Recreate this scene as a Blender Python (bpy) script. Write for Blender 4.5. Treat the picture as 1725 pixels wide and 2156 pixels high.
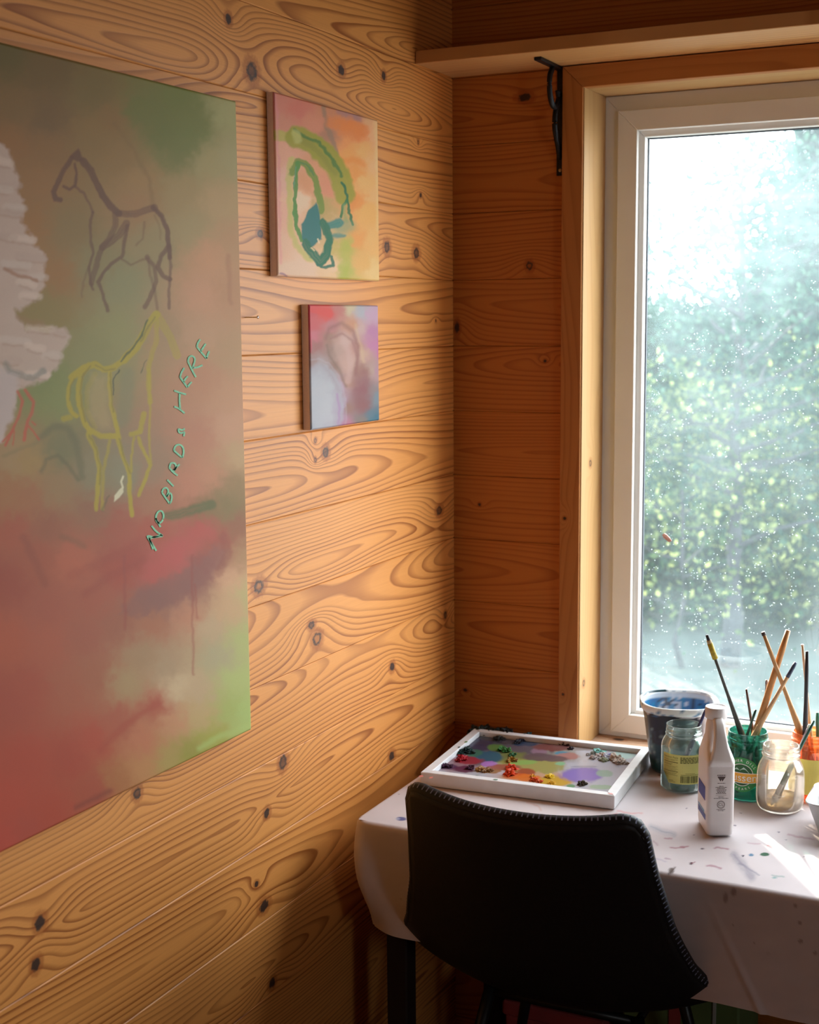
import bpy, bmesh, math, random
import numpy as np
from mathutils import Vector, Matrix

for o in list(bpy.data.objects):
    bpy.data.objects.remove(o)
SC = bpy.context.scene
COL = SC.collection
rnd = random.Random(7)
PI = math.pi

# ------------------------------------------------------------------ camera
FPX = 2910.6                                   # focal length in px of the 1725 x 2156 frame
def _rot(ax, a):
    k = np.array(ax, float); K = np.array([[0, -k[2], k[1]], [k[2], 0, -k[0]], [-k[1], k[0], 0]])
    return np.eye(3) + math.sin(a) * K + (1 - math.cos(a)) * K @ K
CR = _rot((0, 0, 1), -0.0081751) @ _rot((1, 0, 0), 0.13687731) @ _rot((0, 1, 0), 0.45615057) @ np.array([[1, 0, 0], [0, 0, -1], [0, 1, 0]], float)
CC = np.array([1.172, -2.598, 1.58])
cam_d = bpy.data.cameras.new('camera')
cam = bpy.data.objects.new('camera', cam_d)
COL.objects.link(cam)
cam_d.sensor_fit = 'VERTICAL'; cam_d.sensor_height = 36.0; cam_d.sensor_width = 36.0
cam_d.lens = FPX / 2156 * 36.0
cam_d.clip_start = 0.05; cam_d.clip_end = 400
cam_d.dof.use_dof = True; cam_d.dof.focus_distance = 2.25; cam_d.dof.aperture_fstop = 6.5
m = Matrix.Identity(4)
for i in range(3):
    m[i][0] = CR[0][i]; m[i][1] = -CR[1][i]; m[i][2] = -CR[2][i]; m[i][3] = CC[i]
cam.matrix_world = m
SC.camera = cam

# ------------------------------------------------------------------ light
SC.view_settings.view_transform = 'Standard'
SC.view_settings.look = 'None'
SC.view_settings.gamma = 1.0
SC.view_settings.use_curve_mapping = False
SC.view_settings.exposure = 0.0
W = bpy.data.worlds.new('sky'); SC.world = W; W.use_nodes = True
bg = W.node_tree.nodes['Background']
bg.inputs[0].default_value = (0.92, 0.95, 1.0, 1)
bg.inputs[1].default_value = 11.0
sd = bpy.data.lights.new('sun', 'SUN'); sun = bpy.data.objects.new('sun', sd); COL.objects.link(sun)
sd.energy = 22.0; sd.angle = math.radians(1.2); sd.color = (1.0, 0.90, 0.76)
_el = math.radians(26)
_to = Vector((-0.68, 1.0, 0)).normalized() * math.cos(_el) + Vector((0, 0, math.sin(_el)))
sun.rotation_euler = _to.to_track_quat('Z', 'Y').to_euler()
pl = bpy.data.lights.new('window_portal', 'AREA'); plo = bpy.data.objects.new('window_portal', pl); COL.objects.link(plo)
pl.shape = 'RECTANGLE'; pl.size = 1.32; pl.size_y = 1.22; pl.cycles.is_portal = True
plo.location = (1.03, 0.19, 1.36); plo.rotation_euler = (PI / 2, 0, PI)   # faces into the room

pl2_ = bpy.data.lights.new('window_portal', 'AREA'); plo2 = bpy.data.objects.new('window_portal', pl2_); COL.objects.link(plo2)
pl2_.shape = 'RECTANGLE'; pl2_.size = 0.66; pl2_.size_y = 0.70; pl2_.cycles.is_portal = True
plo2.location = (3.98, -2.94, 1.425); plo2.rotation_euler = (0, PI / 2, 0)  # portal of the unseen fill window

# ------------------------------------------------------------------ photo pixel -> place
def ray(x, y):
    return CR.T @ np.array([(x - 862.5) / FPX, (y - 1078) / FPX, 1.0])
def at(x, y, ax, val):
    d = ray(x, y); return CC + (val - CC[ax]) / d[ax] * d
def onplane(x, y, pt, n):
    d = ray(x, y); t = np.dot(np.array(pt) - CC, n) / np.dot(d, n); return CC + t * d
def proj(Pw):
    c = (np.asarray(Pw, float) - CC) @ CR.T
    return 862.5 + FPX * c[:, 0] / c[:, 2], 1078 + FPX * c[:, 1] / c[:, 2]
FH = np.array([CR[2][0], CR[2][1], 0.0]); FH /= np.linalg.norm(FH)      # level view direction

# ------------------------------------------------------------------ helpers
def lin(c):
    c = np.asarray(c, float) / 255.0
    return np.where(c <= 0.04045, c / 12.92, ((c + 0.055) / 1.055) ** 2.4)
def tag(o, label=None, cat=None, group=None, kind=None):
    if label: o['label'] = label
    if cat: o['category'] = cat
    if group: o['group'] = group
    if kind: o['kind'] = kind
    return o
def empty(name, loc=(0, 0, 0), label=None, cat=None, group=None, kind=None):
    o = bpy.data.objects.new(name, None); COL.objects.link(o); o.location = loc
    o.empty_display_size = 0.05
    return tag(o, label, cat, group, kind)
def link(name, me, mat=None, parent=None, smooth=None):
    o = bpy.data.objects.new(name, me); COL.objects.link(o)
    if mat is not None and len(me.materials) == 0: me.materials.append(mat)
    if parent is not None:
        o.parent = parent
        o.matrix_parent_inverse = Matrix.Translation(-Vector(parent.location)) if parent.rotation_euler[2] == 0 else (Matrix.Translation(parent.location) @ parent.rotation_euler.to_matrix().to_4x4()).inverted()
    if smooth: me.polygons.foreach_set('use_smooth', [True] * len(me.polygons))
    return o
def mesh(name, v, f):
    me = bpy.data.meshes.new(name); me.from_pydata([tuple(p) for p in v], [], f); me.update(); return me
def bmesh_done(bm, name, smooth=False):
    bmesh.ops.recalc_face_normals(bm, faces=bm.faces)
    me = bpy.data.meshes.new(name); bm.to_mesh(me); bm.free()
    if smooth: me.polygons.foreach_set('use_smooth', [True] * len(me.polygons))
    return me
def boxes(name, lst, bevel=0.0, seg=1):
    bm = bmesh.new()
    for lo, hi in lst:
        r = bmesh.ops.create_cube(bm, size=1.0)
        for vv in r['verts']:
            vv.co = Vector([lo[i] + (hi[i] - lo[i]) * (vv.co[i] + 0.5) for i in range(3)])
    if bevel: bmesh.ops.bevel(bm, geom=list(bm.edges), offset=bevel, segments=seg, affect='EDGES', profile=0.5)
    return bmesh_done(bm, name)
def box(name, lo, hi, mat, parent=None, bevel=0.0, seg=1):
    return link(name, boxes(name, [(lo, hi)], bevel, seg), mat, parent)
def lathe(name, prof, seg=48, close=False):
    v = []; f = []; n = len(prof)
    for r, z in prof:
        for k in range(seg):
            a = 2 * PI * k / seg; v.append((r * math.cos(a), r * math.sin(a), z))
    for i in range(n - 1):
        for k in range(seg):
            k2 = (k + 1) % seg
            f.append((i * seg + k, i * seg + k2, (i + 1) * seg + k2, (i + 1) * seg + k))
    if close:
        f.append(tuple(reversed(range(seg)))); f.append(tuple(range((n - 1) * seg, n * seg)))
    me = mesh(name, v, f); me.polygons.foreach_set('use_smooth', [True] * len(me.polygons))
    return me
def tube_data(path, radii, seg=10, v0=0, flat=1.0):
    """rings along a path; returns verts, faces"""
    v = []; f = []; P = [Vector(p) for p in path]; n = len(P)
    up = Vector((0, 0, 1))
    for i in range(n):
        t = (P[min(i + 1, n - 1)] - P[max(i - 1, 0)]).normalized()
        a = t.cross(up)
        if a.length < 1e-3: a = t.cross(Vector((1, 0, 0)))
        a.normalize(); b = t.cross(a).normalized()
        r = radii[i] if hasattr(radii, '__len__') else radii
        for k in range(seg):
            an = 2 * PI * k / seg
            v.append(P[i] + a * (r * math.cos(an)) + b * (r * flat * math.sin(an)))
    for i in range(n - 1):
        for k in range(seg):
            k2 = (k + 1) % seg
            f.append((v0 + i * seg + k, v0 + i * seg + k2, v0 + (i + 1) * seg + k2, v0 + (i + 1) * seg + k))
    f.append(tuple(v0 + k for k in reversed(range(seg)))); f.append(tuple(v0 + (n - 1) * seg + k for k in range(seg)))
    return v, f
def tube(name, path, radii, seg=10, flat=1.0):
    v, f = tube_data(path, radii, seg, 0, flat)
    me = mesh(name, v, f); me.polygons.foreach_set('use_smooth', [True] * len(me.polygons)); return me
def loft(name, rings, closed_ends=True, smooth=True):
    n = len(rings[0]); v = [p for r in rings for p in r]; f = []
    for i in range(len(rings) - 1):
        for k in range(n):
            k2 = (k + 1) % n
            f.append((i * n + k, i * n + k2, (i + 1) * n + k2, (i + 1) * n + k))
    if closed_ends:
        f.append(tuple(reversed(range(n)))); f.append(tuple(range((len(rings) - 1) * n, len(rings) * n)))
    me = mesh(name, v, f)
    if smooth: me.polygons.foreach_set('use_smooth', [True] * len(me.polygons))
    return me
def rrect(hx, hy, r, z, seg=4, cx=0, cy=0):
    pts = []
    for sx, sy, a0 in ((1, 1, 0), (-1, 1, PI / 2), (-1, -1, PI), (1, -1, 1.5 * PI)):
        for k in range(seg + 1):
            a = a0 + PI / 2 * k / seg
            pts.append((cx + sx * (hx - r) + r * math.cos(a), cy + sy * (hy - r) + r * math.sin(a), z))
    return pts
def strips(segs, wid, place, eps=0.0):
    """flat ribbons along polylines in 2D, mapped to 3D by place(x, y)"""
    v = []; f = []
    for pts in segs:
        w = wid
        P = [Vector(p) for p in pts]; n = len(P); b = len(v)
        for i in range(n):
            t = (P[min(i + 1, n - 1)] - P[max(i - 1, 0)])
            t = t.normalized() if t.length > 0 else Vector((1, 0))
            nn = Vector((-t.y, t.x)) * (w / 2)
            v.append(place(*(P[i] + nn))); v.append(place(*(P[i] - nn)))
        for i in range(n - 1): f.append((b + 2 * i, b + 2 * i + 1, b + 2 * i + 3, b + 2 * i + 2))
    return v, f
def text_mesh(s, size):
    cu = bpy.data.curves.new('txt', 'FONT'); cu.body = s; cu.size = size; cu.align_x = 'CENTER'; cu.align_y = 'CENTER'
    cu.resolution_u = 3
    ob = bpy.data.objects.new('txt', cu); COL.objects.link(ob)
    dg = bpy.context.evaluated_depsgraph_get()
    me = bpy.data.meshes.new_from_object(ob.evaluated_get(dg))
    v = [tuple(p.co) for p in me.vertices]; f = [tuple(p.vertices) for p in me.polygons]
    bpy.data.objects.remove(ob); bpy.data.curves.remove(cu); bpy.data.meshes.remove(me)
    return v, f

# ------------------------------------------------------------------ materials
def newmat(name):
    mt = bpy.data.materials.new(name); mt.use_nodes = True
    nt = mt.node_tree; b = nt.nodes['Principled BSDF']
    return mt, nt, b
class NB:
    """small node-building helper"""
    def __init__(s, nt): s.nt = nt; s.N = nt.nodes; s.L = nt.links
    def put(s, sock, val):
        if hasattr(val, 'is_output'): s.L.new(val, sock)
        else: sock.default_value = val
    def math(s, op, a, b=None, c=None, clamp=False):
        n = s.N.new('ShaderNodeMath'); n.operation = op; n.use_clamp = clamp
        s.put(n.inputs[0], a)
        if b is not None: s.put(n.inputs[1], b)
        if c is not None: s.put(n.inputs[2], c)
        return n.outputs[0]
    def comb(s, x, y, z):
        n = s.N.new('ShaderNodeCombineXYZ'); s.put(n.inputs[0], x); s.put(n.inputs[1], y); s.put(n.inputs[2], z); return n.outputs[0]
    def noise(s, vec, scale=1.0, detail=2.0, rough=0.5):
        n = s.N.new('ShaderNodeTexNoise'); s.put(n.inputs['Vector'], vec); n.inputs['Scale'].default_value = scale
        n.inputs['Detail'].default_value = detail; n.inputs['Roughness'].default_value = rough
        return n.outputs['Fac']
    def mix(s, fac, a, b, mode='MIX'):
        n = s.N.new('ShaderNodeMix'); n.data_type = 'RGBA'; n.blend_type = mode
        s.put(n.inputs['Factor'], fac); s.put(n.inputs['A'], a); s.put(n.inputs['B'], b); return n.outputs['Result']
    def ramp(s, fac, stops):
        n = s.N.new('ShaderNodeValToRGB'); s.put(n.inputs[0], fac)
        while len(n.color_ramp.elements) < len(stops): n.color_ramp.elements.new(0.5)
        for e, (p, c) in zip(n.color_ramp.elements, stops): e.position = p; e.color = c if len(c) == 4 else (*c, 1)
        return n.outputs[0]
    def bump(s, h, strength, dist=0.001):
        n = s.N.new('ShaderNodeBump'); n.inputs['Strength'].default_value = strength; n.inputs['Distance'].default_value = dist
        s.put(n.inputs['Height'], h); return n.outputs[0]
def g(v): return (v, v, v)
def c4(c): return (*[float(q) for q in c[:3]], 1.0)

def plain(name, col, rough=0.6, metal=0.0, var=0.06, scale=30.0, bumpy=0.0, spec=0.5):
    mt, nt, b = newmat(name); k = NB(nt)
    tc = nt.nodes.new('ShaderNodeTexCoord').outputs['Object']
    n = k.noise(tc, scale, 3)
    col = np.array(col[:3], float)
    k.L.new(k.ramp(n, [(0.25, tuple(col * (1 - var))), (0.75, tuple(np.minimum(col * (1 + var), 1)))]), b.inputs['Base Color'])
    b.inputs['Roughness'].default_value = rough; b.inputs['Metallic'].default_value = metal
    b.inputs['Specular IOR Level'].default_value = spec
    if bumpy: k.L.new(k.bump(n, bumpy), b.inputs['Normal'])
    return mt

LIGHT = (0.78, 0.335, 0.084); DARK = (0.31, 0.088, 0.014)
def pine(name, au, av, vc, seed, knots=(), freq=92.0, light=LIGHT, dark=DARK, rough=0.50, contrast=1.0, dmin=-0.05, dmax=0.10, cath=1.0):
    """oiled pine plank: growth rings cut lengthwise; u runs along the plank, v across it (world axes).
    knots: (u, v, radius, stretch, style) with style 0 dark knot, 1 knot with a pale centre, 2 small ring"""
    mt, nt, b = newmat(name); k = NB(nt)
    geo = nt.nodes.new('ShaderNodeNewGeometry')
    sp = nt.nodes.new('ShaderNodeSeparateXYZ'); k.L.new(geo.outputs['Position'], sp.inputs[0])
    u = sp.outputs[au]; v = sp.outputs[av]
    us = k.math('ADD', u, seed * 3.71); w = k.math('SUBTRACT', v, vc)
    n1 = k.noise(k.comb(k.math('MULTIPLY', us, 0.62 * cath), k.math('MULTIPLY', w, 1.2), seed), 1.0, 1.0)
    dd = k.math('MULTIPLY_ADD', n1, (dmax - dmin) * 2.0, dmin * 2 - (dmax - dmin) * 0.35)
    n2 = k.noise(k.comb(k.math('MULTIPLY', us, 1.1), 3.3, seed + 5.0), 1.0, 1.0)
    ww = k.math('ADD', w, k.math('MULTIPLY_ADD', n2, 0.10, -0.05 + ((seed * 0.618) % 1 - 0.5) * 0.09))
    r = k.math('SQRT', k.math('ADD', k.math('MULTIPLY', ww, ww), k.math('MULTIPLY', dd, dd)))
    n3 = k.noise(k.comb(k.math('MULTIPLY', us, 4.5), k.math('MULTIPLY', w, 22.0), seed), 1.0, 2.0)
    r = k.math('ADD', r, k.math('MULTIPLY', n3, 0.0055))
    core = None; halo = None; pale = None
    for (ku, kv, kr, st, style) in knots:
        du = k.math('DIVIDE', k.math('SUBTRACT', u, ku), st); dv = k.math('SUBTRACT', v, kv)
        dist2 = k.math('ADD', k.math('MULTIPLY', du, du), k.math('MULTIPLY', dv, dv))
        s2 = (kr * 3.0) ** 2
        du2 = k.math('MULTIPLY', du, 0.55)
        bmp = k.math('POWER', 2.71828, k.math('MULTIPLY', k.math('ADD', k.math('MULTIPLY', du2, du2), k.math('MULTIPLY', dv, dv)), -1.0 / s2))
        r = k.math('MULTIPLY_ADD', bmp, 0.012 + kr * 1.1, r)
        dist = k.math('MULTIPLY_ADD', k.noise(k.comb(k.math('MULTIPLY', u, 140.0), k.math('MULTIPLY', v, 140.0), seed), 1.0, 2.0), kr * 0.8, k.math('SQRT', dist2))
        dist = k.math('SUBTRACT', dist, kr * 0.4)
        cm = k.math('MULTIPLY_ADD', dist, -1.0 / (kr * 0.35), 1.0 / 0.35, clamp=True)
        if style in (1, 2):
            inner = k.math('MULTIPLY_ADD', dist, -1.0 / (kr * 0.3), 0.62 / 0.3, clamp=True)
            cm = k.math('SUBTRACT', cm, k.math('MULTIPLY', inner, 0.30 if style == 1 else 0.85), clamp=True)
        hm = k.math('MULTIPLY_ADD', dist, -1.0 / (kr * 0.5), 1.75 / 0.5, clamp=True)
        core = cm if core is None else k.math('MAXIMUM', core, cm)
        halo = hm if halo is None else k.math('MAXIMUM', halo, hm)
    n4 = k.noise(k.comb(k.math('MULTIPLY', r, 26.0), seed, 0.7), 1.0, 1.0)
    n5 = k.noise(k.comb(k.math('MULTIPLY', r, 60.0), seed + 3.0, k.math('MULTIPLY', us, 0.8)), 1.0, 1.0)
    r = k.math('MULTIPLY_ADD', n4, 0.020, r)
    ph = k.math('FRACT', k.math('MULTIPLY', r, freq * 0.92))
    line = k.ramp(ph, [(0.0, g(0.05)), (0.50, g(0.10)), (0.82, g(0.80)), (0.92, g(1.0)), (1.0, g(0.05))])
    fib = k.noise(k.comb(k.math('MULTIPLY', us, 7.0), k.math('MULTIPLY', w, 520.0), seed), 1.0, 2.0)
    big = k.noise(k.comb(k.math('MULTIPLY', us, 1.3), k.math('MULTIPLY', w, 9.0), seed + 9.0), 1.0, 2.0)
    amt = k.math('MULTIPLY', line, k.math('MULTIPLY_ADD', big, 0.85 * contrast, 0.42 * contrast), clamp=True)
    amt = k.math('MULTIPLY', amt, k.math('MULTIPLY_ADD', n5, 1.7, 0.12), clamp=True)
    la = np.array(light); da = np.array(dark)
    base = k.mix(big, c4(la * (1.02, 1.04, 1.10)), c4(la * (0.97, 0.88, 0.78)))
    colr = k.mix(amt, base, c4(da))
    colr = k.mix(k.math('MULTIPLY_ADD', fib, 0.30, -0.02, clamp=True), colr, c4(da * 1.15))
    if core is not None:
        colr = k.mix(k.math('MULTIPLY', halo, 0.55), colr, c4(da * (1.0, 0.8, 0.7)))
        colr = k.mix(k.math('MULTIPLY', core, 0.93), colr, (0.025, 0.015, 0.012, 1))
    k.L.new(colr, b.inputs['Base Color'])
    b.inputs['Roughness'].default_value = rough
    b.inputs['Specular IOR Level'].default_value = 0.32
    hgt = k.math('ADD', k.math('MULTIPLY', line, -0.5), k.math('MULTIPLY', fib, 0.4))
    k.L.new(k.bump(hgt, 0.30, 0.0006), b.inputs['Normal'])
    return mt

def attr_mat(name, rough=0.6, weave=0.0, weave_scale=900.0, spec=0.3, emb=0.0):
    mt, nt, b = newmat(name); k = NB(nt)
    a = nt.nodes.new('ShaderNodeAttribute'); a.attribute_name = 'col'
    col = a.outputs['Color']
    geo = nt.nodes.new('ShaderNodeNewGeometry').outputs['Position']
    if weave:
        n = k.noise(geo, weave_scale, 2.0)
        col = k.mix(k.math('MULTIPLY', n, weave), col, (0.05, 0.04, 0.03, 1))
        k.L.new(k.bump(n, 0.25, 0.0005), b.inputs['Normal'])
    k.L.new(col, b.inputs['Base Color'])
    b.inputs['Roughness'].default_value = rough; b.inputs['Specular IOR Level'].default_value = spec
    return mt

def glassy(name, tint, trans=0.75, film=(0.8, 0.8, 0.8), film_amt=0.15, film_scale=18.0, rough=0.04):
    """thin jar glass: clear part, a cloudy film that also lets light through, and a gloss coat"""
    mt = bpy.data.materials.new(name); mt.use_nodes = True; nt = mt.node_tree; k = NB(nt)
    for n in list(nt.nodes): nt.nodes.remove(n)
    out = nt.nodes.new('ShaderNodeOutputMaterial')
    tr = nt.nodes.new('ShaderNodeBsdfTransparent'); tr.inputs[0].default_value = c4(tint)
    df = nt.nodes.new('ShaderNodeBsdfDiffuse'); df.inputs[0].default_value = c4(film)
    tl = nt.nodes.new('ShaderNodeBsdfTranslucent'); tl.inputs[0].default_value = c4(film)
    gl = nt.nodes.new('ShaderNodeBsdfGlossy'); gl.inputs['Roughness'].default_value = rough; gl.inputs[0].default_value = (1, 1, 1, 1)
    tc = nt.nodes.new('ShaderNodeTexCoord').outputs['Object']
    nz = k.noise(tc, film_scale, 4.0, 0.6)
    fm = k.ramp(nz, [(0.32, g(film_amt * 0.25)), (0.72, g(min(1.0, film_amt * 1.9)))])
    m1 = nt.nodes.new('ShaderNodeMixShader'); m1.inputs[0].default_value = 0.55
    k.L.new(df.outputs[0], m1.inputs[1]); k.L.new(tl.outputs[0], m1.inputs[2])
    m2 = nt.nodes.new('ShaderNodeMixShader'); k.L.new(fm, m2.inputs[0]); k.L.new(tr.outputs[0], m2.inputs[1]); k.L.new(m1.outputs[0], m2.inputs[2])
    fr = nt.nodes.new('ShaderNodeFresnel'); fr.inputs[0].default_value = 1.5
    m3 = nt.nodes.new('ShaderNodeMixShader'); k.L.new(k.math('MULTIPLY', fr.outputs[0], 0.8), m3.inputs[0]); k.L.new(m2.outputs[0], m3.inputs[1]); k.L.new(gl.outputs[0], m3.inputs[2])
    k.L.new(m3.outputs[0], out.inputs[0])
    return mt

# ------------------------------------------------------------------ painting with brush strokes into a mesh colour layer
def vnoise(x, y, seed=0):
    xi = np.floor(x).astype(np.int64); yi = np.floor(y).astype(np.int64); fx = x - xi; fy = y - yi
    fx = fx * fx * (3 - 2 * fx); fy = fy * fy * (3 - 2 * fy)
    def h(a, b):
        n = (a * 374761393 + b * 668265263 + seed * 1274126177) & 0xFFFFFFFF
        n = ((n ^ (n >> 13)) * 1274126177) & 0xFFFFFFFF
        return ((n ^ (n >> 16)) & 0xFFFF) / 65535.0
    return (h(xi, yi) * (1 - fx) + h(xi + 1, yi) * fx) * (1 - fy) + (h(xi, yi + 1) * (1 - fx) + h(xi + 1, yi + 1) * fx) * fy
def fbm(x, y, seed=0, o=3):
    s = 0; a = 0.5
    for i in range(o): s = s + a * vnoise(x * 2 ** i, y * 2 ** i, seed + i); a *= 0.5
    return s / (1 - 0.5 ** o)
class Paint:
    """brush work addressed in photo pixels, stored on the vertices of the surface"""
    def __init__(s, Pw, gain=1.0):
        s.x, s.y = proj(Pw); s.c = np.zeros((len(s.x), 3)); s.gain = gain
        s.jx = (fbm(s.x / 14, s.y / 14, 3) - 0.5); s.jy = (fbm(s.x / 14, s.y / 14, 11) - 0.5)
    def fill(s, c): s.c[:] = lin(c)
    def base(s, pts, soft=18.0, jitter=26.0, p=1.6):
        P = np.array([q[:2] for q in pts], float); C = np.array([lin(q[2:]) for q in pts])
        X = s.x + s.jx * jitter; Y = s.y + s.jy * jitter
        for i in range(0, len(X), 40000):
            d2 = (X[i:i + 40000, None] - P[None, :, 0]) ** 2 + (Y[i:i + 40000, None] - P[None, :, 1]) ** 2
            w = 1.0 / (d2 + soft * soft) ** p
            s.c[i:i + 40000] = (w @ C) / w.sum(1)[:, None]
    def _apply(s, idx, a, col):
        s.c[idx] = s.c[idx] * (1 - a[:, None]) + lin(col)[None, :] * a[:, None]
    def stroke(s, pts, w, col, op=0.9, soft=2.0, dry=0.0, jit=3.0):
        P = np.array(pts, float); pad = w + soft + jit + 3
        idx = np.where((s.x > P[:, 0].min() - pad) & (s.x < P[:, 0].max() + pad) & (s.y > P[:, 1].min() - pad) & (s.y < P[:, 1].max() + pad))[0]
        if len(idx) == 0: return
        X = s.x[idx] + s.jx[idx] * jit * 2; Y = s.y[idx] + s.jy[idx] * jit * 2
        d = np.full(len(idx), 1e9); along = np.zeros(len(idx)); L = 0
        for a, b in zip(P[:-1], P[1:]):
            e = b - a; ll = max(np.hypot(*e), 1e-6)
            t = np.clip(((X - a[0]) * e[0] + (Y - a[1]) * e[1]) / ll ** 2, 0, 1)
            dd = np.hypot(X - a[0] - t * e[0], Y - a[1] - t * e[1])
            m = dd < d; d[m] = dd[m]; along[m] = L + t[m] * ll; L += ll
        a = np.clip((w / 2 + soft - d) / (2 * soft), 0, 1); a = a * a * (3 - 2 * a)
        if dry: a = a * np.clip(1 - dry * 1.6 * (fbm(along / 30, d / 2.2, 5) - 0.3), 0, 1)
        s._apply(idx, a * op, col)
    def ell(s, cx, cy, rx, ry, col, op=0.9, soft=0.25, ang=0.0, jit=0.25):
        R = max(rx, ry) * (1 + soft + jit) + 2
        idx = np.where((abs(s.x - cx) < R) & (abs(s.y - cy) < R))[0]
        if len(idx) == 0: return
        dx = s.x[idx] - cx; dy = s.y[idx] - cy; ca, sa = math.cos(ang), math.sin(ang)
        d = np.hypot((dx * ca + dy * sa) / rx, (-dx * sa + dy * ca) / ry) + s.jx[idx] * jit * 2
        a = np.clip((1 + soft - d) / (2 * soft), 0, 1); a = a * a * (3 - 2 * a)
        s._apply(idx, a * op, col)
    def poly(s, pts, col, op=0.95, soft=3.0, jit=4.0):
        P = np.array(pts, float); pad = soft + jit + 3
        idx = np.where((s.x > P[:, 0].min() - pad) & (s.x < P[:, 0].max() + pad) & (s.y > P[:, 1].min() - pad) & (s.y < P[:, 1].max() + pad))[0]
        if len(idx) == 0: return
        X = s.x[idx] + s.jx[idx] * jit * 2; Y = s.y[idx] + s.jy[idx] * jit * 2
        d = np.full(len(idx), 1e9); ins = np.zeros(len(idx), bool)
        for a, b in zip(P, np.roll(P, -1, 0)):
            e = b - a; ll = max(e @ e, 1e-9)
            t = np.clip(((X - a[0]) * e[0] + (Y - a[1]) * e[1]) / ll, 0, 1)
            d = np.minimum(d, np.hypot(X - a[0] - t * e[0], Y - a[1] - t * e[1]))
            cr = ((a[1] > Y) != (b[1] > Y)) & (X < (b[0] - a[0]) * (Y - a[1]) / (b[1] - a[1] + 1e-12) + a[0]); ins ^= cr
        a = np.clip((np.where(ins, d, -d) + soft) / (2 * soft), 0, 1)
        s._apply(idx, a * op, col)
    def out(s, cap=0.85): return np.clip(s.c * np.array(s.gain), 0.001, cap)
def grid_mesh(name, A, colors=None, smooth=True):
    """A: (n, m, 3) array of points"""
    n, mm = A.shape[:2]; V = A.reshape(-1, 3)
    i = np.arange(n * mm).reshape(n, mm)
    q = np.stack([i[:-1, :-1], i[:-1, 1:], i[1:, 1:], i[1:, :-1]], -1).reshape(-1, 4)
    me = bpy.data.meshes.new(name)
    me.vertices.add(len(V)); me.vertices.foreach_set('co', V.astype(np.float32).ravel())
    me.loops.add(len(q) * 4); me.loops.foreach_set('vertex_index', q.astype(np.int32).ravel())
    me.polygons.add(len(q)); me.polygons.foreach_set('loop_start', np.arange(0, len(q) * 4, 4, dtype=np.int32))
    if smooth: me.polygons.foreach_set('use_smooth', np.ones(len(q), bool))
    me.update(calc_edges=True)
    if colors is not None: set_col(me, colors)
    return me
def set_col(me, c):
    at_ = me.color_attributes.new('col', 'FLOAT_COLOR', 'POINT')
    at_.data.foreach_set('color', np.concatenate([c, np.ones((len(c), 1))], 1).astype(np.float32).ravel())
def axis(*parts):
    """axis((a, b, step), ...) -> one array of coordinates"""
    r = []
    for a, b, st in parts:
        n = max(1, int(round(abs(b - a) / st))); r += list(np.linspace(a, b, n + 1)[(1 if r else 0):])
    return np.array(r)

# ================================================================== THE ROOM
SP = 0.1323
JZ = lambda k: 1.53 + SP * k                     # plank joints
RX, RY, RH = 3.8, -4.6, 2.588
WX0, WX1, WZ0, WZ1 = 0.281, 1.78, 0.715, 2.018   # window opening
FY = 0.112                                       # window frame plane
M_dark = plain('dark_backing', (0.10, 0.05, 0.025), 0.9)
def plank_mesh(L, H, t, ch):
    """plank along x with its chamfered face towards -y, z centred"""
    h = H / 2
    prof = [(0, -h + ch), (0, h - ch), (ch * 0.9, h), (t, h), (t, -h), (ch * 0.9, -h)]
    v = []; f = []
    for x in (0, L):
        for d, z in prof: v.append((x, d, z))
    n = len(prof)
    for i in range(n): f.append((i, (i + 1) % n, n + (i + 1) % n, n + i))
    f.append(tuple(reversed(range(n)))); f.append(tuple(range(n, 2 * n)))
    bm = bmesh.new(); bv = [bm.verts.new(p) for p in v]
    for q in f: bm.faces.new([bv[i] for i in q])
    return bmesh_done(bm, 'plank')
# ---- left wall
wl = box('wall_left', (-0.16, RY, 0), (-0.026, 0.16, RH), M_dark); tag(wl, kind='structure')
tag(wl, 'oiled pine plank wall with knots where the paintings hang', 'wall')
LK = {}                                           # knots of each left-wall plank: photo pixel, radius, stretch, style
for kx, ky, kr, st, sty in ((481, 40, .009, 1.0, 0), (530, 150, .016, 1.1, 1), (719, 148, .010, 1.2, 0), (808, 160, .009, 1.0, 0),
        (686, 952, .011, 1.1, 1), (664, 928, .005, .9, 2), (664, 968, .005, .9, 2), (656, 1316, .008, 1.6, 1), (668, 1345, .013, 1.3, 2),
        (826, 1404, .010, 1.1, 0), (938, 1295, .009, .9, 1), (825, 1592, .011, 1.2, 0), (289, 1670, .010, 1.0, 1), (596, 1605, .014, 1.0, 1),
        (562, 1712, .009, 1.1, 0), (84, 1943, .011, 1.0, 0), (76, 2031, .010, 1.0, 0), (556, 1908, .011, 1.5, 0), (540, 1862, .006, 1.2, 0),
        (573, 2070, .010, 1.1, 0), (877, 533, .012, 1.2, 1), (815, 520, .013, 1.0, 1), (886, 411, .005, 1.0, 0), (881, 300, .004, 1.0, 2),
        (918, 675, .003, 1.0, 0), (925, 1075, .010, 1.6, 1), (548, 492, .007, 1.5, 1), (545, 1235, .012, 1.4, 2)):
    p = at(kx, ky, 0, 0.0); b_ = int(math.floor((p[2] - 1.53) / SP)); LK.setdefault(b_, []).append((p[1], p[2], kr, st, sty))
PLANK_L = plank_mesh(-RY, SP - 0.0004, 0.026, 0.0014)
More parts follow.
